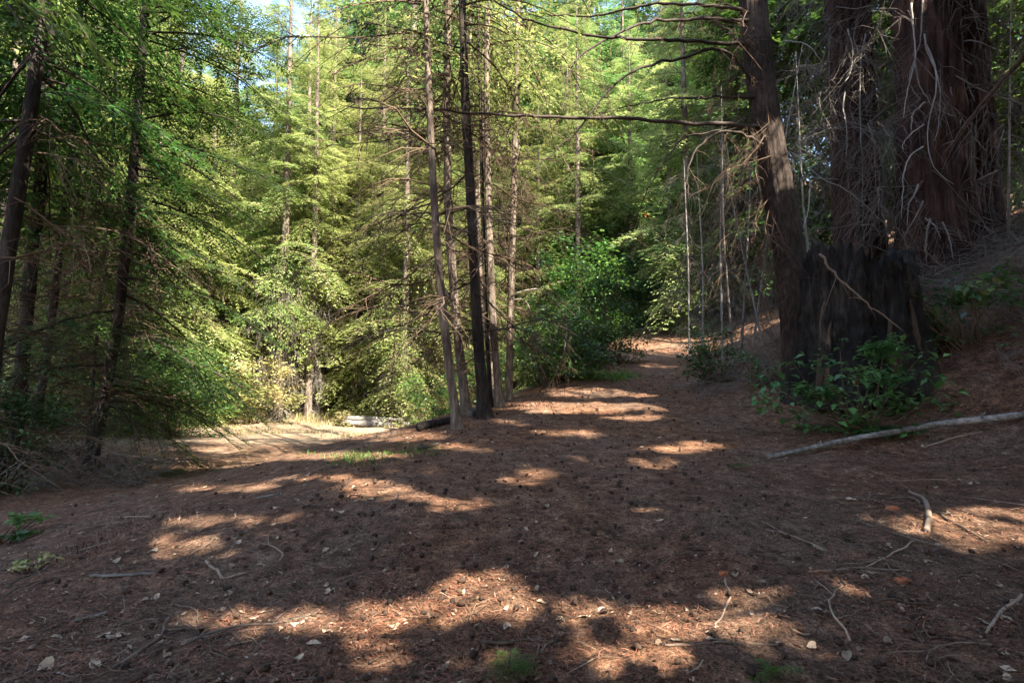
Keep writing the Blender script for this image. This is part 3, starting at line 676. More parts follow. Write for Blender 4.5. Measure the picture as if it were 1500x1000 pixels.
def brush_heap():
    r = np.random.default_rng(95)
    t = thing('brush_heap', 'brown tangle of dead brushwood lying on the bank under the redwoods', 'brushwood', (7.2, 9.2, float(H(7.2, 9.2))), 'brushwood on the bank')
    n = 30; a = r.uniform(0, 6.28, n)
    V, Q, _ = place(DEAD, r.normal(size=(n, 3)) * [.55, .55, .06] + [0, 0, .16], a, r.normal(size=n) * .28 + .12, r.normal(size=n), r.uniform(.6, 1.8, n), r.integers(0, 4, n))
    part('twigs', make_mesh('twigs', V, Q), 'drab_twig', t); return t
bh = brush_heap()
for x, y, s in [(8.6, 10.0, 1), (6.4, 8.6, .8), (9.2, 8.8, 1.1), (7.8, 8.0, .9), (10.2, 11, 1.2), (6.6, 10.2, .9), (8.4, 7.4, .9), (6.9, 7.2, .7), (9.8, 9.8, 1), (8.0, 8.8, 1), (9.6, 7.8, 1), (7.6, 7.4, .8), (10.6, 9.2, 1.1), (8.9, 9.4, .9), (11.2, 10.4, 1.2), (4.2, 10.2, .8), (3.7, 9.2, .6), (5.2, 11.5, .9), (-7.8, 9.5, 1.1), (-6.6, 9.2, 1.0), (-9.2, 10.5, 1.2), (-5.9, 8.3, .7)]:
    c = copy_tree(bh, (x, y, float(H(x, y))), r.uniform(0, 6), s, None if x > 0 else 'brown tangle of dead brushwood under the dark leaning firs', None if x > 0 else 'brushwood under the dark firs')
    gn = (H(x + .5, y) - H(x - .5, y)); c.rotation_euler = (0, -math.atan(float(gn)), 0)

# ================================================================== BUSHES AND SHRUBS
def leaf_cloud(r, n, clumps, size, L, W, flat=.4, up=.5):
    """leaves of two quads each, gathered in clumps inside an ellipsoid of half sizes `size` (base at 0)"""
    c = r.normal(size=(clumps, 3)); c /= np.linalg.norm(c, axis=1)[:, None]; c *= r.uniform(.25, 1.25, (clumps, 1)) ** .7
    c = c * np.array(size) + [0, 0, size[2] * .92]
    wt = r.gamma(1.2, 1, clumps) + .15; k = r.choice(clumps, n, p=wt / wt.sum()); sg = min(size) * .21
    p = c[k] + r.normal(size=(n, 3)) * [sg, sg, sg * .6]
    p[:, 2] = np.maximum(p[:, 2], .04)
    az = r.uniform(0, 6.283, n); pt = r.normal(size=n) * flat - .15
    d = np.stack([np.cos(az) * np.cos(pt), np.sin(az) * np.cos(pt), np.sin(pt)], 1)
    nrm = np.stack([r.normal(size=n) * up, r.normal(size=n) * up, np.ones(n)], 1)
    w = np.cross(d, nrm); w /= np.linalg.norm(w, axis=1)[:, None]; m = np.cross(w, d)
    q = r.uniform(.35, 1.3, n); l = (L * q)[:, None]; ww = (W * q * r.uniform(.75, 1.15, n))[:, None]
    V = np.stack([p, p + d * l * .45 + w * ww + m * ww * .35, p + d * l * .5 - m * ww * .1, p + d * l * .45 - w * ww + m * ww * .35, p + d * l - m * l * .08], 1)
    V = V.reshape(-1, 3); b = np.arange(n)[:, None] * 5
    Q = np.concatenate([b + [0, 1, 4, 2], b + [0, 2, 4, 3]], 1).reshape(-1, 4)
    var = np.repeat(np.clip(r.uniform(.1, .7, clumps)[k] + r.normal(size=n) * .15, 0, 1), 2)
    return V, Q, var, c
def bush(name, label, loc, size, n, clumps, L, W, mat, seed, group=None, cat='bush', stem='brown_twig', up=.5):
    r = np.random.default_rng(seed); loc = np.array(loc, float)
    t = thing(name, label, cat, loc, group)
    V, Q, var, c = leaf_cloud(r, n, clumps, size, L, W, up=up)
    part('leaves', make_mesh('leaves', V, Q, None, var), mat, t)
    st = MB()
    for p in c[:min(clumps, 40)]:
        b = np.array([r.normal() * size[0] * .12, r.normal() * size[1] * .12, -.05])
        mid = (b + p) / 2 + r.normal(size=3) * .08 * size[2]
        st.add(*tube(resample([b, mid, p], 7), np.linspace(.014, .004, 7), 4, False))
    part('stems', st.mesh('stems'), stem, t); return t
def g(px, py): return ground_hit(px, py)
bush('broadleaf_bush', 'large green broadleaf bush at the road edge beside the slim trunks', g(855, 566) + [-.5, .9, 0], (1.1, .95, .95), 4200, 70, .11, .03, 'bush', 201)
bush('broadleaf_bush', 'tall green broadleaf sapling rising behind the roadside bush', g(800, 580) + [.3, 3.0, -.3], (.95, .8, 1.3), 3000, 60, .12, .032, 'bush', 202)
bush('evergreen_bush', 'rounded blackish evergreen bush above the road bend', ploc(873, 15.5), (.8, .75, 1.55), 6000, 70, .09, .025, 'shade_fir', 203)
bush('evergreen_bush', 'dark low bush where the road narrows at the bend', ploc(905, 16.5), (.8, .9, .8), 3500, 50, .09, .025, 'shade_fir', 204)
bush('blue_green_bush', 'blue green bush past the crest of the road', ploc(900, 31), (2.2, 1.5, 2.3), 4500, 70, .22, .065, 'bluebush', 205, 'bushes past the crest')
bush('blue_green_bush', 'blue green bush past the crest of the road', ploc(975, 36), (2.8, 1.6, 2.4), 4500, 70, .24, .07, 'bluebush', 206, 'bushes past the crest')
bush('blue_green_bush', 'blue green bush past the crest of the road', ploc(1020, 30), (1.5, 1.5, 1.8), 3500, 60, .22, .06, 'bluebush', 207, 'bushes past the crest')
bush('broadleaf_sapling', 'bright green broadleaf sapling overhanging the narrow upper road', ploc(850, 24), (1.7, 1.5, 3.0), 5000, 90, .2, .055, 'bush', 208)
bush('leafy_shrub', 'leafy green shrub spreading in front of the black stump', np.array([4.25, 6.9, float(H(4.25, 6.9)) - .05]), (1.05, .6, .52), 1500, 46, .115, .034, 'shrub', 209, up=.25)
bush('leafy_shrub', 'leafy shrub on the bank to the uphill side of the black stump', np.array([6.2, 7.75, float(H(6.2, 7.75)) - .05]), (1.1, .6, .55), 1300, 38, .115, .034, 'shrub', 210, up=.25)
bush('leafy_shrub', 'leafy shrub with yellowish leaves at the foot of the grey dead saplings', g(1065, 560) + [0, .4, 0], (.75, .6, .5), 1100, 34, .09, .026, 'bush', 211, up=.3)
bush('leafy_shrub', 'small shrub tucked between the road and the leaning fir', g(1110, 570) + [.1, .2, 0], (.45, .4, .35), 420, 20, .085, .025, 'shrub', 212, up=.3)
bush('leafy_shrub', 'tangled shrub on the road shoulder below the grey dead saplings', g(1035, 530) + [.3, .6, 0], (.7, .8, .6), 1200, 34, .09, .026, 'bush', 213, up=.3)
bush('dark_bush', 'blackish dense bush in the shade under the leaning firs', g(0, 735) + [-.7, .6, 0], (.9, .7, .75), 4000, 60, .07, .02, 'shade_fir', 214)
bush('low_plant', 'small bright green plant in the litter beside the dark bush', g(40, 838), (.13, .12, .07), 90, 12, .05, .016, 'grass', 215, cat='plant')
bush('low_plant', 'low green ferny plant under the shaded bush', g(25, 790) + [-.1, 0, 0], (.35, .25, .12), 260, 16, .07, .018, 'bush', 216, cat='plant')
bush('bright_shrub', 'small bright yellow green shrub beside the log pile', ploc(502, 21.5), (.38, .35, .42), 700, 24, .10, .03, 'grass', 217)
bush('clearing_bush', 'soft green bush at the clearing edge behind the slim trunks', ploc(640, 17.5), (1.0, .8, 1.0), 4000, 50, .10, .028, 'bush', 218)
bush('clearing_bush', 'pale grey green bush in the sunny tangle under the bare stemmed firs', ploc(375, 22.5), (1.6, 1.0, 1.4), 5000, 60, .12, .03, 'grass', 219)
bush('clearing_bush', 'sunlit yellow green bush between the feathery fir and the clearing', ploc(250, 17), (1.6, 1.2, 1.5), 6000, 70, .11, .03, 'bush', 220)
bush('undergrowth_bush', 'green bush low behind the dark roadside trunk', ploc(705, 15), (.9, .8, .8), 3000, 40, .09, .026, 'bush', 221)

# small fir seedlings
def seedling(loc, L, label, seed, n=9, pitch=.35):
    r = np.random.default_rng(seed)
    t = thing('fir_seedling', label, 'plant', loc)
    a = r.uniform(0, 6.28, n)
    V, Q, own = place([(q[0], q[1]) for q in MID], np.tile([0, 0, .02], (n, 1)), a, pitch + r.normal(size=n) * .2, np.zeros(n), r.uniform(.6, 1, n) * L, r.integers(0, 3, n))
    part('needles', make_mesh('needles', V, Q, None, r.uniform(.4, .9, len(Q))), 'fir', t)
    st = MB(); st.add(*tube([(0, 0, -.02), (0, 0, .04), (.01, 0, L * .6)], [.006, .005, .002], 5)); part('stem', st.mesh('stem'), 'brown_twig', t)
seedling(g(745, 992), .16, 'tiny green fir seedling in the sunny needle litter', 301, 12)
seedling(g(1128, 994), .13, 'tiny fir seedling beside a large pale leaf', 302, 8)
seedling(g(170, 700), .6, 'low green fir seedling at the foot of the feathery fir', 303, 12, .2)
seedling(g(245, 695), .45, 'low green fir seedling out in the clearing shade', 304, 9, .2)
seedling(g(1085, 686), .14, 'tiny seedling near the end of the pale log', 305, 8)

# ---- stump
def stump():
    r = np.random.default_rng(401); x, y = 4.95, 8.0; z = float(H(x, y)) - .35
    t = thing('burnt_stump', 'broad black burnt stump with jagged top beside the leaning fir', 'stump', (x, y, z))
    n, sd = 60, 130; th = np.arange(sd) / sd * 2 * math.pi
    hh = 2.02 + .12 * np.sin(2 * th + 1) + .09 * vnoise(th * 4, th * 0) + .20 * np.abs(vnoise(th * 13, th * 0 + 3)) + .10 * vnoise(th * 27, th * 0 + 8)
    V = []
    for i in range(n):
        f = i / (n - 1); zz = f * hh
        R = .66 + .30 * (1 - f) ** 2.2
        R = R * (1 + .10 * (1 - f) * np.sin(5 * th + .7) + .06 * np.sin(9 * th + 2) + .06 * vnoise(th * 7, zz * .8) + .07 * vnoise(th * 13 + zz * .8, zz * 3.5) + .06 * vnoise(th * 24, zz * 8 + 5) + .03 * vnoise(th * 40, zz * 16)) 
        V.append(np.stack([R * np.cos(th), R * np.sin(th) * .85, zz], 1))
    for f, dz in ((.8, -.05), (.5, -.25), (.05, -.35)):
        V.append(np.stack([V[n - 1][:, 0] * f, V[n - 1][:, 1] * f, hh + dz + .06 * vnoise(th * 6, th * 0 + f * 9)], 1))
    m = len(V); V = np.concatenate(V)
    i = np.arange(m - 1)[:, None] * sd; j = np.arange(sd)[None]; k = (np.arange(sd) + 1) % sd
    Q = np.stack([i + j, i + k[None], i + sd + k[None], i + sd + j], -1).reshape(-1, 4)
    part('shell', make_mesh('shell', V, Q, None, None, True), 'char', t)
    for a, z0, z1, w in [(-2.75, .15, 1.55, .07), (-2.62, .1, 1.2, .05), (-1.60, .45, 1.2, .05), (-1.50, .5, 1.05, .035), (-1.05, .75, 1.5, .045)]:
        pts = []; 
        for q in np.linspace(0, 1, 9):
            zz = z0 + (z1 - z0) * q; R = (.66 + .30 * (1 - zz / 2.05) ** 2.2) * 1.0
            pts.append((R * math.cos(a) + r.normal() * .01, R * .85 * math.sin(a) + r.normal() * .01, zz))
        v, q, tt = tube(pts, w * np.array([.5, .8, 1, 1, .9, .9, .7, .5, .15]), 7, True, .15, r)
        v[:, :2] += r.normal(size=(len(v), 2)) * .006
        part('wood_sliver', make_mesh('wood_sliver', v, q, tt, None, False), 'oldwood', t)
stump()

# ---- fallen branches and logs
def lying(name, label, cat, pix, rad, mat, lift=None, n=26, sides=8, group=None, bump=.05, seed=5, wob=.006):
    r = np.random.default_rng(seed + int(pix[0][0]))
    pts = np.array([ground_hit(px, py) for px, py in pix]); pts = resample(pts, n)
    z = H(pts[:, 0], pts[:, 1]); R = np.interp(np.linspace(0, 1, n), np.linspace(0, 1, len(rad)), rad) * (.78 if name == 'stick' else 1)
    pts[:, 2] = np.maximum(z, np.linspace(z[0], z[-1], n) if lift is None else z) + R * .75
    pts += resample(r.normal(size=pts.shape), n) * wob * [1, 1, .3]
    b = pts[0].copy(); b[2] -= R[0]
    V, Q, T = tube(pts - b, R, sides, True, bump, r)
    o = part(name, make_mesh(name, V, Q, T, None, True), mat); o.location = b
    return tag(o, label, cat, group)
lying('fallen_log', 'long pale fallen pole lying on the bank below the shrub', 'log', [(1125, 673), (1250, 655), (1380, 636), (1540, 610)], (.024, .033, .040), 'white_log', None, 40, 10, wob=.006)
fl = bpy.data.objects['fallen_log']
for q, (fx, ln, az) in enumerate([(.22, .07, 1.2), (.45, .10, -.9), (.62, .06, 2.2), (.8, .12, .6)]):
    vv = fl.data.vertices; i0 = int(fx * 39) * 10; cc = np.mean([np.array(vv[i0 + w].co) for w in range(10)], 0)
    dd = np.array([math.cos(az) * .5, -.4, .6 + .2 * math.sin(az)]); Vv, Qq, Tt = tube([cc, cc + dd * ln * .6, cc + dd * ln], [.014, .011, .007], 6)
    part('branch_stub', make_mesh('branch_stub', Vv, Qq, Tt, None, True), 'white_log', fl)
lying('stick', 'short straight brown stick lying just under the pale fallen pole', 'stick', [(1355, 656), (1400, 646), (1440, 634)], (.014, .01), 'stick')
lying('stick', 'thick pale curved stick bent like a hook in the sunny litter', 'stick', [(1332, 722), (1350, 728), (1360, 745), (1362, 765), (1358, 782)], (.014, .022, .027), 'stick', 1, wob=.003)
lying('stick', 'dark straight stick beside the hooked stick', 'stick', [(1379, 757), (1410, 776), (1446, 796)], (.014, .010), 'brown_twig')
lying('stick', 'long thin stick crossing the litter toward the hooked stick', 'stick', [(1200, 733), (1270, 731), (1335, 730), (1350, 742)], (.009, .007), 'stick')
lying('stick', 'long straight twig across the sunny needles', 'stick', [(1185, 841), (1260, 836), (1340, 838)], (.010, .007), 'stick')
lying('stick', 'forked dark twig on the needles below the hooked stick', 'stick', [(1345, 790), (1310, 812), (1270, 832)], (.009, .006), 'stick')
lying('stick', 'curved dark branch on the shaded litter at the road side', 'stick', [(1500, 875), (1465, 900), (1440, 935)], (.012, .008), 'stick')
lying('stick', 'long curving brown stick in the litter at the near road edge', 'stick', [(160, 985), (200, 962), (235, 938), (247, 908)], (.014, .009), 'stick', 1)
lying('stick', 'short thick stick in the sunny patch on the track', 'stick', [(262, 942), (290, 938), (312, 935)], (.011, .009), 'stick')
lying('stick', 'pale forked branch lying on grey litter', 'stick', [(300, 825), (318, 838), (325, 850), (365, 840)], (.013, .010), 'stick', 1)
lying('stick', 'pale stick on the road where the shade begins', 'stick', [(376, 733), (395, 728), (412, 724)], (.018, .014), 'weathered')
lying('stick', 'grey stick among pale leaves on grey litter', 'stick', [(130, 848), (180, 846), (228, 843)], (.014, .010), 'weathered')
lying('stick', 'grey weathered stick close to the curving brown stick', 'stick', [(108, 915), (135, 905), (155, 900)], (.012, .010), 'weathered')
lying('stick', 'thin dark stick lying along the track bottom', 'stick', [(700, 950), (740, 947), (790, 940)], (.012, .007), 'brown_twig')
lying('stick', 'straight twig crossing the sunny red needles', 'stick', [(975, 948), (1060, 944), (1140, 946)], (.008, .006), 'stick')
lying('stick', 'bent twig on the sunny red needles', 'stick', [(1062, 850), (1070, 872), (1060, 900), (1050, 915)], (.008, .005), 'stick', 1)
lying('stick', 'dark stick on shaded soil past the grass tuft', 'stick', [(612, 660), (630, 656), (642, 652)], (.03, .02), 'dark_twig')
lying('fallen_log', 'small bluish weathered plank like log at the foot of the slim trunks', 'log', [(688, 612), (703, 604)], (.07, .07), 'weathered', None, 8, 4, wob=.004)
lying('fallen_log', 'thin dark log lying on the slope below the slim trunks', 'log', [(612, 632), (640, 625), (662, 620)], (.06, .05), 'dark_bark', None, 12, 7)
for k, (a, b2, rr, lb) in enumerate([((497, 611), (580, 611), .12, 'long pale weathered log at the front of the pile across the clearing'), ((508, 603), (570, 606), .10, 'pale weathered log on top of the pile across the clearing'), ((498, 607), (545, 608), .11, 'short split pale log in the pile across the clearing'), ((515, 606), (592, 608), .06, 'slender grey pole leaning along the back of the log pile'), ((545, 609), (600, 613), .07, 'thin pale log poking out of the end of the log pile')]):
    Y = 21.5 + .12 * k; A = P(*a, Y); Bp = P(*b2, Y); A[2] = float(H(A[0], Y)) + .1 + .20 * (k in (1, 3)); Bp[2] = float(H(Bp[0], Y)) + .06 + .17 * (k in (1, 3))
    rl = np.random.default_rng(600 + k)
    V, Q, T = tube(resample([A, (A + Bp) / 2 + [0, 0, .03], Bp], 16) - A, rr * (1 + .1 * rl.normal(size=16)), 9, True, .09, rl)
    o = part('weathered_log', make_mesh('weathered_log', V, Q, T, None, True), 'weathered'); o.location = A; tag(o, lb, 'log', 'log pile')
def leaning_branch(label, pix, Y0, Y1, r0, rr, mat, tw=8, seed=1):
    r = np.random.default_rng(seed); Ys = np.linspace(Y0, Y1, len(pix)); pts = resample(np.array([P(px, py, y) for (px, py), y in zip(pix, Ys)]), 20)
    pts[1:-1] += r.normal(size=(18, 3)) * .008; b = pts[-1].copy()
    t = thing('broken_branch', label, 'branch', b)
    V, Q, T = tube(pts - b, np.linspace(r0, rr, 20), 7, True, .06, r); part('stem', make_mesh('stem', V, Q, T, None, True), mat, t)
    for i in range(tw):
        p = pts[r.integers(4, 18)] - b; d = r.normal(size=3) * .5 + (pts[-1] - pts[0]) / np.linalg.norm(pts[-1] - pts[0]) * .6; ln = r.uniform(.15, .5)
        V, Q, T = tube([p, p + d * ln * .5, p + d * ln + [0, 0, -.03]], [rr * .7, rr * .5, rr * .25], 4); part('twig', make_mesh('twig', V, Q, T, None, True), mat, t)
leaning_branch('orange brown broken branch leaning across the black stump', [(1200, 372), (1225, 405), (1262, 438), (1295, 462), (1320, 482)], 6.95, 6.75, .015, .006, 'stick', 8, 3)
leaning_branch('thick brown broken limb slanting down across the redwoods', [(1545, 40), (1500, 82), (1440, 150), (1384, 225)], 8.2, 9.6, .05, .025, 'oldwood', 5, 4)
def dead_vine(label, pix, Y, seed):
    r = np.random.default_rng(seed)
    pts = resample(np.array([P(px, py, Y + .1 * math.sin(i)) for i, (px, py) in enumerate(pix)]), 26); b = pts[-1].copy()
    t = thing('drooping_branch', label, 'branch', b, 'drooping dead branches by the bush')
    V, Q, T = tube(pts - b, np.linspace(.010, .004, 26), 5, True, .1, r); part('stem', make_mesh('stem', V, Q, T, None, True), 'deadtwig', t)
    m = MB()
    for i in range(150):
        p = pts[r.integers(3, 26)] - b; d = r.normal(size=3) * .4 + [0, 0, -.6]; ln = r.uniform(.1, .42)
        m.add(*tube([p, p + d * ln * .5 + r.normal(size=3) * .02, p + d * ln + [0, 0, -.05]], [.004, .003, .0015], 3, False))
    part('twigs', m.mesh('twigs'), 'brown_twig', t)
dead_vine('grey dead branch drooping beside the bush nearest the brown trunk', [(750, 440), (768, 435), (778, 455), (780, 500), (790, 530), (800, 560), (785, 582)], 10.3, 1)
dead_vine('grey dead branch arching in front of the broadleaf bush', [(752, 430), (790, 420), (815, 440), (832, 470), (826, 520), (808, 560), (795, 578)], 10.6, 2)

# ================================================================== LITTER ON THE GROUND
rl = np.random.default_rng(501)
def scatter(n, rmin, rmax, power=1.0, half=.80):
    rr = rmin * (rmax / rmin) ** (rl.random(n) ** power); a = rl.uniform(-half, half, n)
    return rr * np.sin(a), rr * np.cos(a)
def ground_n(x, y):
    e = .04; gx = (H(x + e, y) - H(x - e, y)) / (2 * e); gy = (H(x, y + e) - H(x, y - e)) / (2 * e)
    n = np.stack([-gx, -gy, np.ones_like(gx)], 1); return n / np.linalg.norm(n, axis=1)[:, None]
def strips(n, rmin, rmax, l0, l1, w, power, tilt=.18, keep=None):
    x, y = scatter(n, rmin, rmax, power)
    if keep is not None:
        m = keep(x, y); x, y = x[m], y[m]; n = len(x)
    N = ground_n(x, y); a = rl.uniform(0, 6.283, n); d = np.stack([np.cos(a), np.sin(a), rl.normal(size=n) * tilt], 1)
    d -= (d * N).sum(1)[:, None] * N * .9
    side = np.cross(N, d); side /= np.linalg.norm(side, axis=1)[:, None]
    l = rl.uniform(l0, l1, n)[:, None]; rr = np.hypot(x, y)
    ww = (w * np.maximum(1, rr / 5))[:, None] * rl.uniform(.6, 1.3, (n, 1))
    c = np.stack([x, y, H(x, y) + .006 + np.abs(rl.normal(size=n)) * .006], 1)
    bend = side * l * rl.normal(size=(n, 1)) * .15
    V = np.stack([c - d * l * .5 - side * ww, c - d * l * .5 + side * ww, c + bend + N * .004 + side * ww, c + bend + N * .004 - side * ww, c + d * l * .5 + side * ww * .5, c + d * l * .5 - side * ww * .5], 1).reshape(-1, 3)
    b = np.arange(n)[:, None] * 6
    Q = np.concatenate([b + [0, 1, 2, 3], b + [3, 2, 4, 5]], 1).reshape(-1, 4)
    return V, Q, np.repeat(np.clip(rl.beta(2, 2.4, n), 0, 1), 2)
def not_clear(x, y): return dryness(x, y) < .5
def drifts(x, y): return not_clear(x, y) & (rl.random(len(x)) < np.clip(.75 + .75 * vnoise(x * 1.7, y * 1.7) + .5 * vnoise(x * 6, y * 6), .12, 1))
V, Q, var = strips(80000, 1.9, 15, .015, .06, .0016, .8, .25, drifts)
tag(part('needle_litter', make_mesh('needle_litter', V, Q, None, var), 'litter'), 'carpet of fallen brown needles over the forest floor', 'needle litter', kind='stuff')
V, Q, var = strips(8000, 1.9, 16, .03, .18, .0023, .8, .10, drifts)
tag(part('twig_litter', make_mesh('twig_litter', V, Q, None, var), 'twig_litter'), 'fine broken twigs strewn over the needles', 'twig litter', kind='stuff')
V, Q, var = strips(14000, 1.9, 14, .008, .026, .0055, .8, .5, drifts)
tag(part('leaf_chaff', make_mesh('leaf_chaff', V, Q, None, var), 'chaff'), 'crumbled leaf and bark flakes mixed into the needles', 'leaf litter', kind='stuff')
# denser twiggy litter at the right and left road sides
def sides_only(x, y): return (np.abs(x - road_x(y) + .2) > 1.3 + .5 * vnoise(x * 2, y * 2)) & not_clear(x, y)
V, Q, var = strips(9000, 1.9, 12, .05, .26, .0024, .9, .2, sides_only)
tag(part('brush_litter', make_mesh('brush_litter', V, Q, None, var), 'twig_litter'), 'denser broken brushwood along both road sides', 'brush litter', kind='stuff')

def dry_leaf_mesh(k):
    r = np.random.default_rng(520 + k); n = 9; t = np.linspace(0, 1, n); w = np.sin(np.pi * t ** r.uniform(.7, 1.2)) * r.uniform(.16, .30) + .012
    cu = r.uniform(.2, .7); V = []
    for i in range(n):
        zc = cu * (t[i] - .5) ** 2 * 1.2 + .05 * math.sin(t[i] * 7 + k)
        for s in (-1, 0, 1): V.append((t[i] - .5, s * w[i] * (1 + .10 * r.normal()), zc + abs(s) * w[i] * (.35 + .35 * math.sin(k + s + t[i] * 4)) + .01))
    Q = [[i * 3 + s, i * 3 + s + 1, i * 3 + s + 4, i * 3 + s + 3] for i in range(n - 1) for s in (0, 1)]
    me = make_mesh('dry_leaf', np.array(V), np.array(Q), None, None, True); me.materials.append(M['leaf']); return me
def cone_mesh(k):
    r = np.random.default_rng(540 + k); n, sd = 6, 7; V = []
    for i in range(n):
        f = i / (n - 1); R = .36 * math.sin(math.pi * (.06 + .9 * f)) ** .7
        for j in range(sd):
            a = (j + .5 * (i % 2)) / sd * 6.283; q = R * (1 + .22 * ((i + j) % 2) + .06 * r.normal()); V.append(((f - .5) * 1.15, q * math.cos(a), q * math.sin(a) + .30))
    Q = [[i * sd + j, i * sd + (j + 1) % sd, (i + 1) * sd + (j + 1) % sd, (i + 1) * sd + j] for i in range(n - 1) for j in range(sd)]
    me = make_mesh('fir_cone', np.array(V), np.array(Q), None, None, False); me.materials.append(M['cone']); return me
LM = [dry_leaf_mesh(k) for k in range(6)]; CM = [cone_mesh(k) for k in range(3)]
def mat_on_ground(x, y, az, s, dz=0):
    N = ground_n(np.array([x]), np.array([y]))[0]; d = np.array([math.cos(az), math.sin(az), 0]); d -= (d @ N) * N; d /= np.linalg.norm(d); sd = np.cross(N, d)
    m = Matrix(((d[0] * s, sd[0] * s, N[0] * s, x), (d[1] * s, sd[1] * s, N[1] * s, y), (d[2] * s, sd[2] * s, N[2] * s, float(H(x, y)) + dz), (0, 0, 0, 1))); return m
def litter_pieces(name, meshes, n_one, n_all, smin, smax, rmin, rmax, power, label, cat, group, stuff_label, mat, keep, dz=.004, extra=()):
    x, y = scatter(n_all * 2, rmin, rmax, power); m = keep(x, y); x, y = x[m][:n_all], y[m][:n_all]
    s = smin + (smax - smin) * rl.random(len(x)) ** 1.6
    az = rl.uniform(0, 6.283, len(x))
    for px, py, sz in extra:
        p = ground_hit(px, py); x = np.r_[x, p[0]]; y = np.r_[y, p[1]]; s = np.r_[s, sz * .62]; az = np.r_[az, rl.uniform(0, 6.28)]
    order = np.argsort(-s / np.hypot(x, y)); rest = MB()
    for rank, i in enumerate(order):
        k = rl.integers(0, len(meshes)); mw = mat_on_ground(x[i], y[i], az[i], s[i], dz)
        if rank < n_one:
            o = bpy.data.objects.new(name, meshes[k]); COL.objects.link(o); o.matrix_world = mw; tag(o, label, cat, group)
        else:
            me = meshes[k]; v = np.empty(len(me.vertices) * 3, np.float32); me.vertices.foreach_get('co', v); v = v.reshape(-1, 3)
            W = np.array(mw); q = np.empty(len(me.loops), np.int32); me.loops.foreach_get('vertex_index', q)
            rest.add(v @ W[:3, :3].T + W[:3, 3], q.reshape(-1, 4))
    if rest.n: tag(part(name + '_scatter', rest.mesh(name, smooth_shade=False), mat), stuff_label, cat, kind='stuff')
def leaf_keep(x, y): return (rl.random(len(x)) < np.where(np.abs(x - road_x(y)) > 1.5, 1, .35)) & not_clear(x, y)
litter_pieces('dry_leaf', LM, 290, 1100, .025, .075, 1.95, 13, .8, 'pale dry leaf lying loose on the needle covered ground', 'leaf', 'dry leaves on the ground', 'many small pale leaves scattered farther off', 'leaf', leaf_keep,
              extra=[(1240, 963, .17), (1045, 940, .11), (990, 940, .08), (965, 942, .08), (1190, 952, .10), (1115, 855, .09), (1098, 870, .09), (140, 975, .14), (150, 935, .12), (180, 930, .12), (65, 985, .16), (245, 962, .13), (742, 922, .10), (965, 900, .09), (650, 980, .12), (460, 945, .12), (1290, 735, .10), (1375, 725, .09), (890, 868, .07), (1420, 710, .10)])
def cone_keep(x, y): return (rl.random(len(x)) < np.where(np.abs(x - road_x(y) + .3) < 1.9, 1, .2)) & not_clear(x, y)
litter_pieces('fir_cone', CM, 290, 900, .022, .042, 2.0, 14, .7, 'small dark fir cone lying on the road', 'cone', 'cones on the road', 'many small dark cones farther along the road', 'cone', cone_keep)
G_ST = 'loose sticks strewn along the road sides'
SM = []
for k in range(5):
    rs = np.random.default_rng(560 + k); n = 9; t = np.linspace(-.5, .5, n); pts = np.stack([t, .06 * np.sin(t * 6 + k) + .012 * rs.normal(size=n), .02 + .02 * np.sin(t * 5 + k)], 1)
    mb = MB(); mb.add(*tube(pts, np.linspace(.011, .005, n), 5, True, .1, rs))
    mb.add(*tube([pts[5], pts[5] + [.08, .07, .02], pts[5] + [.17, .15, .03]], [.006, .005, .003], 4))
    me = mb.mesh('loose_stick'); me.materials.append(M[['stick', 'brown_twig', 'stick', 'drab_twig', 'brown_twig'][k]]); SM.append(me)
x, y = scatter(420, 2.0, 12, .8); m = sides_only(x, y); x, y = x[m][:190], y[m][:190]
for i in range(len(x)):
    o = bpy.data.objects.new('loose_stick', SM[rl.integers(0, 5)]); COL.objects.link(o); o.matrix_world = mat_on_ground(x[i], y[i], rl.uniform(0, 6.28), rl.uniform(.15, .6), .004)
    tag(o, 'thin loose stick strewn on the litter at the road side', 'stick', G_ST)
for px, py, s, lb in [(1320, 853, .045, 'orange lump of rotted wood on the sunny litter'), (1308, 747, .05, 'orange crumbled wood lying near the hooked stick'), (1060, 842, .035, 'rust red bark flake on the needles')]:
    rs = np.random.default_rng(int(px)); p = ground_hit(px, py); mb = MB()
    th = np.arange(14) / 14 * 6.283
    rings = [np.stack([np.cos(th) * a * (1 + .2 * rs.normal(size=14)), np.sin(th) * a * .6 * (1 + .2 * rs.normal(size=14)), np.full(14, zz) + .06 * rs.normal(size=14)], 1) for a, zz in ((1, -.1), (.95, .2), (.7, .38), (.3, .45), (.02, .46))]
    V = np.concatenate(rings) * s; ii = np.arange(4)[:, None] * 14; jj = np.arange(14)[None]; kk = (np.arange(14) + 1) % 14
    o = part('wood_lump', make_mesh('wood_lump', V, np.stack([ii + jj, ii + kk[None], ii + 14 + kk[None], ii + 14 + jj], -1).reshape(-1, 4)), 'rust'); o.location = p; tag(o, lb, 'wood')

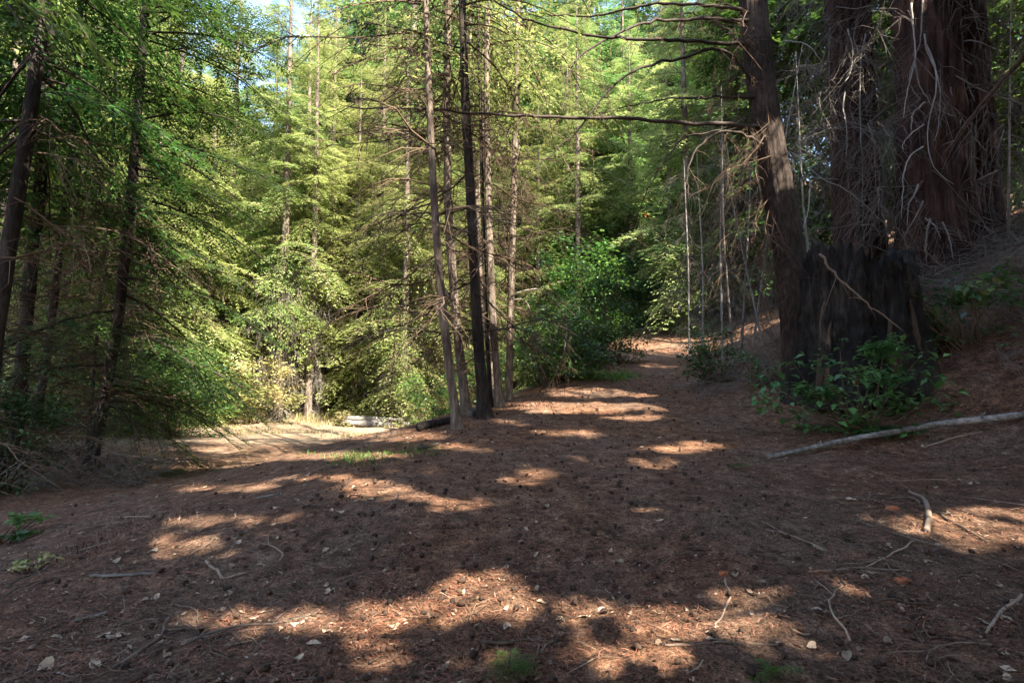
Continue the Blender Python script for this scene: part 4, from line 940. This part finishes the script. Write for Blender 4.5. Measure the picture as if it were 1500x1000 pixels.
# ---- grass: tufts in the clearing and at the road edges
def grass(name, label, x, y, n_bl, h, mat, sp=.10):
    n = len(x) * n_bl; X = np.repeat(x, n_bl) + rl.normal(size=n) * sp; Y = np.repeat(y, n_bl) + rl.normal(size=n) * sp
    a = rl.uniform(0, 6.283, n); d = np.stack([np.cos(a) * .45, np.sin(a) * .45, np.ones(n)], 1); d /= np.linalg.norm(d, axis=1)[:, None]
    s = np.stack([-np.sin(a), np.cos(a), np.zeros(n)], 1) * .004 * np.maximum(1, Y[:, None] / 9); l = (h * rl.uniform(.4, 1.2, n))[:, None]
    b = np.stack([X, Y, H(X, Y) - .01], 1); mid = b + d * l * .55; tip = b + d * l + np.stack([np.cos(a), np.sin(a), -.3 * np.ones(n)], 1) * l * .25
    V = np.stack([b - s, b + s, mid + s * .8, mid - s * .8, tip + s * .15, tip - s * .15], 1).reshape(-1, 3); q = np.arange(n)[:, None] * 6
    tag(part(name, make_mesh(name, V, np.concatenate([q + [0, 1, 2, 3], q + [3, 2, 4, 5]], 1).reshape(-1, 4), None, np.repeat(rl.random(n), 2)), mat), label, 'grass', kind='stuff')
x = rl.uniform(-15, -2, 900); y = rl.uniform(12, 27, 900); m = (dryness(x, y) > .5) & (vnoise(x * .8, y * .8) > .05)
grass('dry_grass', 'sparse dry grass tufts in the sunny clearing', x[m], y[m], 16, .13, 'grass', .14)
x = rl.uniform(-16, -3, 160); y = 26.5 + rl.normal(size=160) * 1.0
grass('tall_grass', 'pale taller grass along the far edge of the clearing', x, y, 24, .4, 'grass', .25)
pg = np.array([ground_hit(px + rl.normal() * 26, py + rl.normal() * 4) for px, py in [(520, 672)] * 22 + [(600, 662)] * 10])
grass('green_grass', 'short green grass in the shade between road and clearing', pg[:, 0], pg[:, 1], 30, .06, 'green_grass', .10)
pg = np.array([ground_hit(px + rl.normal() * 16, py + rl.normal() * 3) for px, py in [(898, 552)] * 26])
grass('green_grass', 'green grass patch beside the road under the dark bush', pg[:, 0], pg[:, 1], 50, .12, 'green_grass', .16)
pg = np.array([ground_hit(px + rl.normal() * 30, py + rl.normal() * 3) for px, py in [(690, 622)] * 12 + [(770, 592)] * 14 + [(230, 765)] * 10 + [(160, 800)] * 8])
grass('straw_grass', 'dry straw coloured grass along the road edge', pg[:, 0], pg[:, 1], 26, .055, 'twig_litter', .16)
